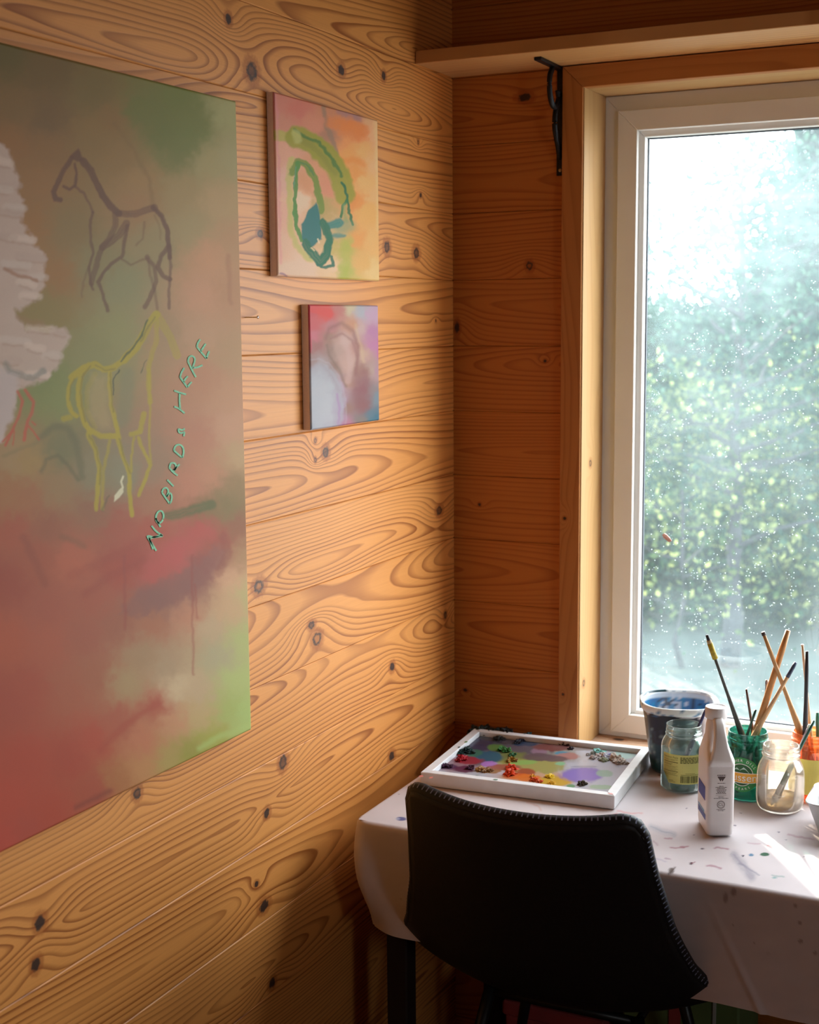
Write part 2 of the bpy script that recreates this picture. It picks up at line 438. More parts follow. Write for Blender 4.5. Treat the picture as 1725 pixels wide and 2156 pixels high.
for kb in range(-12, 8):
    z = JZ(kb) + SP / 2
    sd_ = (kb + 12) * 1.37 + 0.4
    fr = (104, 142, 118, 160, 126, 108)[kb % 6]
    mt = pine('pine_left_%d' % (kb + 12), 1, 2, z, sd_, LK.get(kb, ()), fr)
    me = PLANK_L.copy(); me.materials.append(mt)
    o = link('plank', me, None, wl)
    o.matrix_parent_inverse = Matrix.Identity(4)
    o.rotation_euler = (0, 0, PI / 2); o.location = (0.0, RY, z)
# ---- back wall
wb = empty('wall_back', (0, 0, 0), kind='structure')
tag(wb, 'pine plank wall around the window', 'wall')
def backing(lo, hi): return box('backing', lo, hi, M_dark, wb)
backing((-0.02, 0.026, 0), (WX0 - 0.02, 0.16, RH)); backing((WX1 + 0.02, 0.026, 0), (RX, 0.16, RH))
backing((WX0 - 0.02, 0.026, 0), (WX1 + 0.02, 0.16, WZ0 - 0.035)); backing((WX0 - 0.02, 0.026, WZ1 + 0.02), (WX1 + 0.02, 0.16, RH))
BK = {}
for kx, ky, kr, st, sty in ((1105, 205, .009, 1.8, 0), (1115, 560, .010, .8, 2), (963, 690, .013, .5, 0), (1148, 760, .004, 1.0, 0), (1010, 1062, .004, 1.0, 0), (980, 1453, .004, 1.4, 0)):
    p = at(kx, ky, 1, 0.0); BK.setdefault(int(math.floor((p[2] - 1.53) / SP)), []).append((p[0], p[2], kr, st, sty))
PB = {}
for kb in range(-12, 8):
    z = JZ(kb) + SP / 2; sd_ = (kb + 40) * 1.91
    mt = pine('pine_back_%d' % (kb + 12), 0, 2, z, sd_, BK.get(kb, ()), (130, 110, 160, 122)[kb % 4], light=(0.50, 0.175, 0.034), dark=(0.27, 0.066, 0.009), contrast=0.8)  # back wall's shade put into the colour: darker, redder than the left planks
    lo, hi = JZ(kb), JZ(kb + 1)
    if hi <= WZ0 - 0.03 or lo >= WZ1: spans = [(0.0, RX, SP - 0.0004, z)]
    else:
        spans = [(0.0, WX0 - 0.02, SP - 0.0004, z), (WX1 + 0.02, RX, SP - 0.0004, z)]
        if lo < WZ0 - 0.04: spans.append((WX0 - 0.02, WX1 + 0.02, WZ0 - 0.035 - lo, (WZ0 - 0.035 + lo) / 2))
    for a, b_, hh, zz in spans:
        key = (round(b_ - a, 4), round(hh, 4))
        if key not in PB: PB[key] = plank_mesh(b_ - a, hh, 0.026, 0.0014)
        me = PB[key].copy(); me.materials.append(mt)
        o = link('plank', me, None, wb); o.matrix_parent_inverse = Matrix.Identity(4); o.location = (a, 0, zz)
# ---- the rest of the shell, out of view
DK = dict(light=(0.34, 0.16, 0.06), dark=(0.17, 0.065, 0.02))
M_pine_x = pine('pine_ceiling', 0, 1, -2.0, 3.0, (), 60, **DK)
M_pine_r = pine('pine_right', 1, 2, 1.3, 11.0, (), 60, **DK)
M_pine_f = pine('pine_front', 0, 2, 1.3, 15.0, (), 60, **DK)
VY0, VY1, VZ0, VZ1 = -3.34, -2.54, 1.05, 1.80          # second window, unseen, added for fill light on paintings and cloth front
tag(link('wall_right', boxes('wall_right', [((RX, RY, 0), (RX + 0.15, 0.16, VZ0)), ((RX, RY, VZ1), (RX + 0.15, 0.16, RH)), ((RX, RY, VZ0), (RX + 0.15, VY0, VZ1)), ((RX, VY1, VZ0), (RX + 0.15, 0.16, VZ1))]), M_pine_r),
    'plain pine wall opposite the paintings', 'wall', kind='structure')
tag(box('wall_front', (-0.16, RY - 0.15, 0), (RX + 0.15, RY, RH), M_pine_f), 'plain pine wall facing the window', 'wall', kind='structure')
tag(box('ceiling', (-0.16, RY - 0.15, RH), (RX + 0.15, 0.16, RH + 0.12), M_pine_x), 'pine board ceiling', 'ceiling', kind='structure')
fl = box('floor', (-0.16, RY - 0.15, -0.14), (RX + 0.15, 0.16, -0.02), M_dark); tag(fl, 'dark wooden plank floor', 'floor', kind='structure')
FLM = [pine('pine_floor_%d' % i, 1, 0, 0.1 * i, 60 + 2.3 * i, (), 80, (0.13, 0.055, 0.022), (0.06, 0.02, 0.008), 0.5) for i in range(3)]
PF = plank_mesh(-RY, 0.118, 0.02, 0.002)
for i in range(32):
    me = PF.copy(); me.materials.append(FLM[i % 3])
    o = link('floorboard', me, None, fl); o.matrix_parent_inverse = Matrix.Identity(4)
    o.matrix_local = Matrix.Translation((0.06 + 0.1187 * i, RY, 0.0)) @ Matrix.Rotation(PI / 2, 4, 'Z') @ Matrix.Rotation(-PI / 2, 4, 'X')

# ---- window
M_trim = pine('pine_trim_upright', 2, 0, 0.26, 23.0, [(1.19, 0.251, .004, 1, 0), (0.83, 0.25, .003, 1, 0)], 150, (0.46, 0.19, 0.052), (0.29, 0.092, 0.02), contrast=0.6, dmin=0.02, dmax=0.10)
M_trimh = pine('pine_trim_level', 0, 2, 2.04, 27.0, (), 150, (0.46, 0.19, 0.052), (0.29, 0.092, 0.02), contrast=0.5, dmin=0.02, dmax=0.10)
M_liner = pine('pine_liner', 2, 1, 0.05, 31.0, [(at(1241, 975, 0, WX0)[2], at(1241, 975, 0, WX0)[1], .008, 1.0, 2), (at(1227, 1438, 0, WX0)[2], at(1227, 1438, 0, WX0)[1], .008, 1.0, 2)], 120, (0.50, 0.31, 0.13), (0.36, 0.18, 0.06), contrast=0.4, dmin=0.03, dmax=0.10)
M_linerh = pine('pine_liner_head', 0, 1, 0.05, 33.0, (), 120, (0.50, 0.31, 0.13), (0.36, 0.18, 0.06), contrast=0.4, dmin=0.03, dmax=0.10)
M_sill = pine('pine_sill', 0, 1, 0.02, 37.0, [(at(1303, 1557, 2, WZ0)[0], at(1303, 1557, 2, WZ0)[1], .009, 1.6, 0)], 70, (0.66, 0.47, 0.33), (0.42, 0.22, 0.13))
def mitre(name, x0, x1, z0, z1, w, y0, y1, which, mat, parent=None):
    """one mitred member of a frame ring (outer x0..x1, z0..z1, member width w)"""
    o4 = {'left': [(x0, z0), (x0 + w, z0 + w), (x0 + w, z1 - w), (x0, z1)], 'right': [(x1, z0), (x1, z1), (x1 - w, z1 - w), (x1 - w, z0 + w)],
          'top': [(x0, z1), (x0 + w, z1 - w), (x1 - w, z1 - w), (x1, z1)], 'bottom': [(x0, z0), (x1, z0), (x1 - w, z0 + w), (x0 + w, z0 + w)]}[which]
    v = [(x, y0, z) for x, z in o4] + [(x, y1, z) for x, z in o4]
    f = [(0, 1, 2, 3), (7, 6, 5, 4)] + [(i, 4 + i, 4 + (i + 1) % 4, (i + 1) % 4) for i in range(4)]
    bm = bmesh.new(); bv = [bm.verts.new(p) for p in v]
    for q in f: bm.faces.new([bv[i] for i in q])
    bmesh.ops.recalc_face_normals(bm, faces=bm.faces)
    bmesh.ops.bevel(bm, geom=list(bm.edges), offset=0.0012, segments=1, affect='EDGES')
    return link(name, bmesh_done(bm, name), mat, parent)
cw = 0.0415
cz0 = WZ0 - 0.20
tag(mitre('trim_1', WX0 - cw, WX1 + cw, cz0, WZ1 + cw, cw, -0.02, 0.0, 'left', M_trim), 'upright pine casing board beside the shelf bracket', 'trim', kind='structure')
tag(mitre('trim_2', WX0 - cw, WX1 + cw, cz0, WZ1 + cw - 0.0005, cw, -0.02, 0.0, 'top', M_trimh), 'level pine casing board above the window', 'trim', kind='structure')
tag(mitre('trim_3', WX0 - cw, WX1 + cw, cz0, WZ1 + cw, cw, -0.02, 0.0, 'right', M_trim), 'upright pine casing board at the far side of the window', 'trim', kind='structure')
wn = empty('window_1', (WX0, FY, WZ0), kind='structure'); tag(wn, 'white framed window with a dusty pane over the table', 'window')
box('jamb_liner', (WX0 - 0.019, -0.0165, WZ0), (WX0 + 0.0025, 0.16, WZ1), M_liner, wn, 0.0008)
box('jamb_liner', (WX1, -0.016, WZ0), (WX1 + 0.019, 0.16, WZ1), M_liner, wn, 0.0015)
box('head_liner', (WX0 - 0.019, -0.016, WZ1), (WX1 + 0.019, 0.16, WZ1 + 0.019), M_linerh, wn, 0.0015)
box('sill', (WX0 - 0.019, -0.018, WZ0 - 0.03), (WX1 + 0.019, 0.16, WZ0), M_sill, wn, 0.002)
M_white = plain('white_window_plastic', (0.80, 0.78, 0.74), 0.35, var=0.03, scale=6)
M_gask = plain('grey_gasket', (0.05, 0.06, 0.075), 0.6)
E_ = (WX0, WX1, WZ0, WZ1)
fx = 0.0345; sx_ = 0.036
for wh in ('left', 'right', 'top', 'bottom'):
    mitre('outer_frame_rail', WX0 + .0005, WX1 - .0005, WZ0 + .0005, WZ1 - .0005, fx, FY, 0.165, wh, M_white, wn)
for wh in ('left', 'right', 'top', 'bottom'):
    mitre('sash_rail', WX0 + fx - .004, WX1 - fx + .004, WZ0 + fx - .022, WZ1 - fx + .004, sx_ + .004, FY - 0.010, 0.16, wh, M_white, wn)
i0, i1, k0, k1 = WX0 + fx + sx_ - 0.001, WX1 - fx - sx_ + 0.001, WZ0 + fx + sx_ - .023, WZ1 - fx - sx_ + 0.001
for wh in ('left', 'right', 'top', 'bottom'):
    mitre('glazing_bead', i0, i1, k0, k1, 0.013, FY + 0.004, FY + 0.03, wh, M_white, wn)
for wh in ('left', 'right', 'top', 'bottom'):
    mitre('gasket', i0 + .012, i1 - .012, k0 + .012, k1 - .012, 0.0035, FY + 0.022, FY + 0.031, wh, M_gask, wn)
# dusty pane; its film also carries a painted glare veil
def dusty():
    mt = bpy.data.materials.new('dusty_hazed_pane'); mt.use_nodes = True; nt = mt.node_tree; k = NB(nt)
    for n in list(nt.nodes): nt.nodes.remove(n)
    out = nt.nodes.new('ShaderNodeOutputMaterial'); geo = nt.nodes.new('ShaderNodeNewGeometry').outputs['Position']
    tr = nt.nodes.new('ShaderNodeBsdfTransparent'); tr.inputs[0].default_value = (0.93, 0.98, 0.97, 1)
    tl = nt.nodes.new('ShaderNodeBsdfTranslucent'); tl.inputs[0].default_value = (0.66, 0.86, 0.92, 1)
    sp = nt.nodes.new('ShaderNodeSeparateXYZ'); k.L.new(geo, sp.inputs[0])
    big = k.noise(k.comb(k.math('MULTIPLY', sp.outputs[0], 5.0), 0.0, k.math('MULTIPLY', sp.outputs[2], 3.0)), 1.0, 3.0)
    wipe = k.noise(k.comb(k.math('MULTIPLY', sp.outputs[0], 9.0), 4.0, k.math('MULTIPLY', sp.outputs[2], 34.0)), 1.0, 3.0)
    film = k.ramp(k.math('MULTIPLY_ADD', wipe, 0.25, k.math('MULTIPLY', big, 0.75)), [(0.30, g(0.022)), (0.70, g(0.080))])
    dz = k.math('MULTIPLY_ADD', sp.outputs[2], 1.5, -1.75, clamp=True)
    film = k.math('MULTIPLY', film, k.math('MULTIPLY_ADD', dz, 1.3, 0.75))  # film thickened upward to paint in the glare veil
    vo = nt.nodes.new('ShaderNodeTexVoronoi'); vo.inputs['Scale'].default_value = 190.0; vo.inputs['Randomness'].default_value = 1.0; k.L.new(geo, vo.inputs['Vector'])
    spk = k.math('MULTIPLY', k.math('LESS_THAN', vo.outputs['Distance'], 0.16), k.math('GREATER_THAN', k.noise(geo, 60.0, 1.0), 0.55))
    fac = k.math('MAXIMUM', film, k.math('MULTIPLY', spk, 0.38))
    mx = nt.nodes.new('ShaderNodeMixShader'); k.L.new(fac, mx.inputs[0]); k.L.new(tr.outputs[0], mx.inputs[1]); k.L.new(tl.outputs[0], mx.inputs[2])
    gl = nt.nodes.new('ShaderNodeBsdfGlossy'); gl.inputs['Roughness'].default_value = 0.02
    m2 = nt.nodes.new('ShaderNodeMixShader'); m2.inputs[0].default_value = 0.04
    k.L.new(mx.outputs[0], m2.inputs[1]); k.L.new(gl.outputs[0], m2.inputs[2]); k.L.new(m2.outputs[0], out.inputs[0])
    return mt
M_pane = dusty()
link('pane', mesh('pane', [(i0, FY + 0.026, k0), (i1, FY + 0.026, k0), (i1, FY + 0.026, k1), (i0, FY + 0.026, k1)], [(0, 1, 2, 3)]), M_pane, wn)
w2 = empty('fill_window', (RX, VY0, VZ0), kind='structure'); tag(w2, 'unseen plain white window added for fill light opposite the paintings', 'window')
for lo_, hi_ in (((RX + .04, VY0, VZ0), (RX + .10, VY1, VZ0 + .05)), ((RX + .04, VY0, VZ1 - .05), (RX + .10, VY1, VZ1)), ((RX + .04, VY0, VZ0 + .05), (RX + .10, VY0 + .05, VZ1 - .05)), ((RX + .04, VY1 - .05, VZ0 + .05), (RX + .10, VY1, VZ1 - .05))):
    box('frame_rail', lo_, hi_, M_white, w2, 0.002)
link('pane', mesh('pane', [(RX + .07, VY0 + .05, VZ0 + .05), (RX + .07, VY1 - .05, VZ0 + .05), (RX + .07, VY1 - .05, VZ1 - .05), (RX + .07, VY0 + .05, VZ1 - .05)], [(0, 1, 2, 3)]), M_pane, w2)
# small pinkish leaf stuck on the pane
pm = at(1405, 1132, 1, FY + 0.0245)
lv = [(-.010, .005), (-.006, .009), (.0, .006), (.006, .0), (.010, -.006), (.005, -.009), (-.002, -.004), (-.007, -.001)]
v = [(pm[0] + a, pm[1], pm[2] + b_) for a, b_ in lv] + [(pm[0] + a, pm[1] - 0.0016 - 0.001 * math.cos(a * 200), pm[2] + b_) for a, b_ in lv]
n = len(lv)
tag(link('dry_leaf', mesh('dry_leaf', v, [tuple(range(n)), tuple(reversed(range(n, 2 * n)))] + [(i, n + i, n + (i + 1) % n, (i + 1) % n) for i in range(n)]), plain('pink_leaf', (0.62, 0.36, 0.33), 0.7)),
    'tiny pinkish dry leaf stuck to the window pane', 'leaf')

# ---- shelf over the window and its bracket
M_shelf = pine('pine_shelf', 0, 1, -0.08, 41.0, (), 90, (0.64, 0.36, 0.14), (0.38, 0.15, 0.04), contrast=0.7)
SHZ = JZ(4) + 0.0015
tag(box('wall_shelf', (0.001, -0.171, SHZ), (2.6, -0.0005, SHZ + 0.024), M_shelf, None, 0.0012), 'long pine shelf board above the window', 'shelf')
M_iron = plain('black_iron', (0.012, 0.012, 0.014), 0.45, 0.6)
bx = 0.2305
bk = empty('shelf_bracket', (bx, -0.002, 1.86), 'black curled iron bracket under the pine shelf', 'bracket')
box('wall_plate', (bx - .0075, -0.0050, 1.858), (bx + .0068, -0.0002, SHZ - .001), M_iron, bk, 0.001)
box('shelf_arm', (bx - .0075, -0.128, SHZ - .0062), (bx + .0068, -0.003, SHZ - .0002), M_iron, bk, 0.001)
def smoothpts(pts, n=8):
    out = []; P = [Vector(p) for p in pts]
    for i in range(len(P) - 1):
        p0, p1, p2, p3 = P[max(i - 1, 0)], P[i], P[i + 1], P[min(i + 2, len(P) - 1)]
        for j in range(n):
            t = j / n
            out.append(0.5 * ((2 * p1) + (p2 - p0) * t + (2 * p0 - 5 * p1 + 4 * p2 - p3) * t * t + (3 * p1 - p0 - 3 * p2 + p3) * t ** 3))
    out.append(P[-1]); return out
for pts in ([(-.050, 2.053), (-.064, 2.035), (-.064, 2.008), (-.050, 1.986), (-.030, 1.984), (-.016, 2.000), (-.020, 2.016)],
            [(-.006, 2.010), (-.022, 1.992), (-.034, 1.968), (-.034, 1.942), (-.018, 1.914), (-.006, 1.890)]):
    link('scroll', tube('scroll', [(bx, a, b_) for a, b_ in smoothpts(pts)], 0.0054, 8), M_iron, bk)
M_brassy = plain('screw_steel', (0.35, 0.30, 0.22), 0.35, 0.9)
for (a, b_, c_) in ((bx, -0.0052, 1.868),):
    sc = link('screw', lathe('screw', [(0.0005, 0.0008), (0.0022, 0.0008), (0.0036, 0.0), (0.0036, -0.002)], 16), M_brassy, bk)
    sc.matrix_parent_inverse = Matrix.Translation((-bx, 0.002, -1.86)); sc.matrix_basis = Matrix.Translation((a, b_, c_)) @ Matrix.Rotation(PI / 2, 4, 'X')
# ---- bare nail in the wall
nl = at(538, 668, 0, 0.018)
M_steel = plain('bright_steel', (0.75, 0.74, 0.72), 0.25, 1.0)
no = link('nail', lathe('nail', [(0.0002, -0.02), (0.0009, -0.016), (0.0009, 0.017), (0.0024, 0.0175), (0.0024, 0.019), (0.0002, 0.0193)], 12), M_steel)
no.location = (0.004, nl[1], nl[2]); no.rotation_euler = (0, PI / 2, 0)
tag(no, 'bare steel nail sticking out of the plank wall', 'nail')

# ================================================================== PAINTINGS
M_paint = attr_mat('painted_canvas', 0.62, 0.22, 1100.0)
M_edge = plain('raw_linen', (0.84, 0.66, 0.56), 0.8, scale=400)
M_stretch = plain('stretcher_wood', (0.55, 0.38, 0.20), 0.7)
def canvas(name, label, Y, Z, t, paint_fn, gain):
    """stretched canvas on the left wall; Y, Z are coordinate arrays of its face"""
    root = empty(name, (0, (Y[0] + Y[-1]) / 2, Z[0]), label, 'painting')
    y0, y1, z0, z1 = Y.min(), Y.max(), Z.min(), Z.max()
    A = np.zeros((len(Z), len(Y), 3)); A[..., 0] = t; A[..., 1] = Y[None, :]; A[..., 2] = Z[:, None]
    # the cloth rolls round the stretcher at its rim
    e = np.minimum(np.minimum(A[..., 1] - y0, y1 - A[..., 1]), np.minimum(A[..., 2] - z0, z1 - A[..., 2]))
    A[..., 0] -= np.clip(0.003 - e, 0, 0.003) ** 2 / 0.003 * 0.9
    p = Paint(A.reshape(-1, 3), gain); paint_fn(p)
    link('painted_face', grid_mesh('painted_face', A, p.out()), M_paint, root)
    tt = t - 0.0028
    v = []; 
    for x in (tt, 0.001):
        v += [(x, y0, z0), (x, y1, z0), (x, y1, z1), (x, y0, z1)]
    link('canvas_side', mesh('canvas_side', v, [(i, (i + 1) % 4, 4 + (i + 1) % 4, 4 + i) for i in range(4)]), M_edge, root)
    link('stretcher', boxes('stretcher', [((0.001, y0 + .002, z0 + .002), (0.010, y1 - .002, z0 + .03)), ((0.001, y0 + .002, z1 - .03), (0.010, y1 - .002, z1 - .002)),
        ((0.001, y0 + .002, z0 + .03), (0.010, y0 + .03, z1 - .03)), ((0.001, y1 - .03, z0 + .03), (0.010, y1 - .002, z1 - .03))]), M_stretch, root)
    return root
Z5 = lambda L: [(x / 3.194, 80 + y / 3.194) for x, y in L]
Z6 = lambda L: [(x / 3.194, 640 + y / 3.194) for x, y in L]
Z4 = lambda L: [(540 + x / 2.875, 170 + y / 2.875) for x, y in L]
BIG = '''10 110 100 85 45|100 150 110 86 50|200 200 115 95 55|300 225 110 108 60|380 215 105 110 55|480 232 150 145 110|340 270 103 105 50|405 275 104 110 54|440 340 150 135 100|370 330 108 108 55
30 230 122 92 54|100 250 114 86 54|200 280 132 102 60|260 330 137 105 64|20 300 140 96 54|80 380 142 100 58|60 480 146 100 50|150 480 130 104 64|240 250 132 98 56|100 320 134 96 56
300 380 150 115 75|290 430 150 110 75|380 400 150 125 90|460 420 165 135 105|440 540 180 130 105|480 620 165 120 95|430 620 180 130 110|490 330 150 138 108|400 480 150 130 98|330 520 140 122 90
200 560 130 115 80|260 600 130 125 95|120 580 145 100 50|100 650 130 110 60|250 700 135 130 90|350 700 150 120 95|420 700 170 130 110|490 750 160 125 100|500 520 165 125 98
430 800 165 115 95|480 830 170 125 105|480 900 175 130 115|420 920 165 110 95|200 750 130 125 85|120 830 120 125 75|90 800 115 120 70|500 960 165 135 110
130 950 110 105 75|60 970 150 120 75|20 960 150 120 90|60 1050 150 95 65|20 1040 150 100 65|120 1030 140 110 80|200 1000 125 115 95|260 1000 125 120 105|330 980 140 110 95|330 1060 150 100 80
490 1030 130 105 75|480 1065 112 98 62|440 1080 115 95 60|200 1080 135 90 70|100 1110 140 80 60|400 1020 170 110 95|440 1000 172 118 100
30 1120 155 75 55|80 1180 150 75 55|20 1230 145 65 50|150 1180 165 85 65|250 1110 150 75 60|320 1120 155 70 55|420 1110 160 66 62|460 1135 146 64 56|500 1110 130 80 60|512 1165 150 115 90
370 1170 166 72 76|330 1200 160 72 70|280 1180 145 60 50|250 1200 150 65 50|430 1190 130 65 65|400 1235 122 75 76|330 1265 118 80 80|490 1225 185 140 125|480 1280 175 140 120|515 1250 160 150 115
100 1280 150 75 60|200 1260 150 76 60|20 1350 160 76 54|100 1350 156 78 60|180 1340 146 78 64|250 1310 140 80 65|320 1310 150 92 72|400 1300 165 110 94|440 1320 165 140 125|460 1380 150 140 125|512 1350 150 155 110
350 1400 150 125 110|300 1380 145 115 95|270 1440 150 125 100|370 1450 178 156 142|420 1450 165 140 125|500 1430 150 160 110|520 1500 145 165 110|490 1490 140 150 90|200 1420 146 84 66|150 1450 150 80 62|60 1450 152 68 52|20 1480 150 66 52
250 1520 150 75 60|330 1485 150 66 52|300 1560 165 100 80|370 1520 172 122 102|420 1510 165 140 110|445 1552 138 140 58|405 1582 128 125 48|360 1605 150 130 80|300 1625 165 115 80
200 1560 156 64 48|150 1600 150 60 45|60 1600 156 62 46|20 1680 162 64 50|100 1700 156 62 46|200 1660 148 66 50|250 1645 150 95 60|10 1770 165 65 55|60 1750 155 65 55|-200 400 120 90 55|-200 900 150 110 80|-200 1400 140 65 50'''
def pts_of(s): return [tuple(float(q) for q in t.split()) for t in s.replace('\n', '|').split('|') if t.strip()]
def paint_big(p):
    p.base(pts_of(BIG), 26.0, 26.0, 1.9)
    # green patch, soft verticals
    p.stroke([(290, 235), (350, 240), (420, 245)], 60, (104, 106, 52), 0.55, 14, jit=9)
    p.stroke([(350, 285), (395, 300)], 55, (102, 106, 50), 0.5, 12, jit=8)
    p.stroke([(240, 260), (285, 320), (315, 380), (322, 430)], 8, (120, 92, 55), 0.45, 5)
    p.stroke([(480, 540), (486, 640)], 10, (150, 100, 78), 0.5, 4)
    # pale plumage
    wing = [(-60, 290), (0, 300), (18, 318), (22, 345), (42, 378), (38, 405), (54, 440), (48, 470), (74, 512), (96, 540), (98, 580), (86, 620), (62, 645), (30, 652), (55, 690), (105, 698), (138, 688), (150, 708), (132, 738), (126, 772), (96, 800), (62, 812), (34, 824), (34, 860), (0, 930), (-60, 940)]
    p.poly(wing, (180, 156, 166), 0.94, 4.5, 9.0)
    for i, (fx_, fy_2) in enumerate(((22, 345), (40, 392), (52, 440), (72, 505), (92, 545), (97, 585), (84, 625), (45, 330 + 120), (60, 560), (70, 600), (30, 500), (20, 400), (110, 694), (140, 702), (128, 750), (100, 790), (70, 806), (60, 720), (90, 735), (40, 760))):
        ln = 26 + (i * 37) % 30
        p.stroke([(fx_ - ln, fy_2 - 8 + (i * 7) % 9), (fx_ - ln * .4, fy_2 - 3), (fx_, fy_2)], 15, ((200, 178, 190), (172, 148, 156), (188, 170, 184))[i % 3], 0.7, 4, 0.3)
        p.stroke([(fx_ - ln, fy_2 + 3), (fx_ - ln * .4, fy_2 + 8), (fx_ - 3, fy_2 + 9)], 5, (146, 112, 100), 0.35, 3.5, 0.3)
    p.poly([(0, 770), (40, 790), (34, 830), (30, 870), (0, 930), (-40, 940), (-40, 770)], (176, 160, 182), 0.8, 6, 5)
    p.stroke(Z6([(40, 400), (70, 450), (150, 480), (220, 500), (290, 450)]), 12, (112, 114, 122), 0.7, 4, 0.6)
    p.stroke([(10, 565), (40, 580), (78, 590)], 7, (140, 88, 58), 0.7, 3)
    p.stroke([(40, 668), (60, 678), (90, 682)], 12, (140, 105, 75), 0.6, 5)
    # brown horse
    H = [((530, 745), (500, 800), (545, 815), 'h', 26), ]
    br = (96, 58, 40)
    p.poly(Z5([(530, 742), (470, 800), (520, 835), (560, 825)]), br, 0.85, 2, 2)
    for q, w_, op in (([(485, 810), (430, 885), (390, 970), (358, 1035), (372, 1082), (405, 1090)], 9, .8), ([(505, 850), (515, 920), (505, 990), (470, 1015), (430, 1000)], 5, .8),
            ([(505, 1000), (560, 1040), (600, 1110), (625, 1170)], 4.5, .6), ([(560, 830), (610, 890), (650, 980), (690, 1060), (740, 1130), (800, 1180)], 12, .8),
            ([(800, 1180), (900, 1185), (1000, 1150), (1040, 1140)], 12, .6), ([(1030, 1140), (1090, 1200), (1125, 1290), (1135, 1390), (1142, 1480)], 8, .85),
            ([(625, 1170), (605, 1260), (610, 1370), (625, 1450), (600, 1540), (610, 1640), (625, 1690)], 5, .65), ([(770, 1180), (780, 1260), (740, 1340), (690, 1400), (660, 1480), (640, 1560), (615, 1650)], 10, .6),
            ([(850, 1245), (800, 1330), (690, 1405)], 13, .6), ([(855, 1260), (835, 1380), (822, 1470), (750, 1520), (690, 1590), (660, 1640), (690, 1720), (725, 1830)], 6.5, .7),
            ([(820, 1490), (880, 1525), (960, 1490), (1000, 1480)], 4, .5), ([(970, 1240), (962, 1350), (920, 1390)], 4, .4), ([(1040, 1190), (1075, 1260), (1080, 1350)], 4, .25),
            ([(1135, 1400), (1080, 1470), (1062, 1540), (1100, 1600), (1145, 1625)], 8, .75), ([(990, 1470), (1040, 1540), (1050, 1640), (1010, 1750), (975, 1810)], 8, .65),
            ([(1000, 1500), (1010, 1600), (1040, 1700), (1060, 1830)], 5, .45), ([(1145, 1470), (1147, 1600), (1135, 1700), (1140, 1815)], 5.5, .65), ([(600, 1540), (560, 1640), (550, 1740)], 4, .35)):
        p.stroke(Z5(q), w_ * 1.2, br, min(1, op * 1.1), 2.0, 0.15, 2)
    # grey arch-backed horse
    p.stroke(Z6([(270, 900), (350, 825), (450, 830), (510, 930), (540, 1050), (550, 1160)]), 14, (98, 92, 68), 0.6, 6)
    p.stroke(Z6([(280, 1130), (310, 1045), (390, 1020), (450, 1080), (525, 1180)]), 8, (96, 88, 64), 0.6, 4)
    p.stroke(Z6([(20, 1020), (150, 970), (260, 930)]), 7, (120, 105, 75), 0.5, 4)
    # yellow horse
    ye = (158, 140, 26)
    p.stroke(Z6([(860, 480), (850, 620), (820, 780)]), 30, (118, 118, 96), 0.55, 9)
    for q, w_, op in (([(1055, 70), (1010, 120), (970, 200), (920, 290), (830, 380)], 11, .75), ([(1060, 80), (1120, 180), (1165, 270), (1190, 345)], 12, .4), ([(1055, 110), (1050, 260), (1020, 330), (1000, 430), (1000, 560), (1010, 660)], 7, .6),
            ([(830, 380), (760, 430), (690, 440), (640, 405), (560, 430), (480, 495)], 9, .85), ([(600, 410), (540, 480), (528, 580), (535, 680), (560, 780), (605, 865)], 8, .85), ([(490, 490), (460, 560), (455, 640), (480, 720), (515, 755)], 6, .8),
            ([(740, 450), (738, 560), (745, 680), (780, 800), (800, 900)], 6, .8), ([(600, 845), (680, 890), (785, 888)], 8, .8), ([(880, 880), (940, 860), (970, 740)], 7, .7), ([(590, 870), (640, 980), (670, 1100), (660, 1200), (648, 1380)], 6.5, .7),
            ([(740, 920), (700, 1100), (690, 1200), (690, 1380)], 4.5, .5), ([(790, 900), (830, 1030), (870, 1130), (870, 1250), (885, 1420)], 6, .75), ([(900, 900), (885, 1040), (885, 1130)], 3.5, .6), ([(930, 900), (970, 1000), (1012, 1080), (980, 1180), (935, 1290)], 5, .7),
            ([(1000, 440), (1012, 700), (1000, 900), (1015, 1060)], 3.5, .55), ([(430, 770), (470, 760)], 8, .6), ([(640, 470), (590, 560), (580, 700), (640, 830)], 7, .25)):
        p.stroke(Z6(q), w_ * 1.5, ye, min(1, op * 1.3), 2.0, 0.12, 2)
    p.poly(Z6([(620, 470), (720, 480), (730, 700), (760, 840), (680, 850), (610, 760), (590, 600)]), (168, 144, 112), 0.5, 10, 6)
    p.poly(Z6([(1010, 160), (1050, 120), (1060, 250), (990, 420), (930, 420)]), (156, 124, 88), 0.45, 8, 5)
    for q, w_ in (([(610, 415), (550, 490), (540, 590), (548, 690), (575, 790)], 4), ([(645, 410), (700, 445), (770, 435)], 4), ([(745, 460), (748, 600), (760, 720)], 3), ([(600, 880), (650, 990), (678, 1100), (668, 1210)], 3.5), ([(800, 905), (842, 1035), (878, 1140)], 3.5), ([(1045, 90), (1000, 150), (950, 250)], 4), ([(500, 500), (470, 570), (468, 650)], 3)):
        p.stroke(Z6(q), w_, (112, 98, 34), 0.6, 1.5, 0.4, 3)
    p.stroke(Z6([(990, 105), (955, 210), (900, 290), (815, 385)]), 4, (66, 74, 36), 0.85, 1.2)
    p.stroke(Z6([(800, 448), (765, 500), (760, 612)]), 2.6, (58, 62, 44), 0.8, 1)
    p.stroke(Z6([(985, 375), (945, 460)]), 2.2, (66, 70, 44), 0.7, 1)
    p.stroke(Z6([(690, 1390), (705, 1340), (735, 1290)]), 4, (90, 80, 62), 0.6, 2)
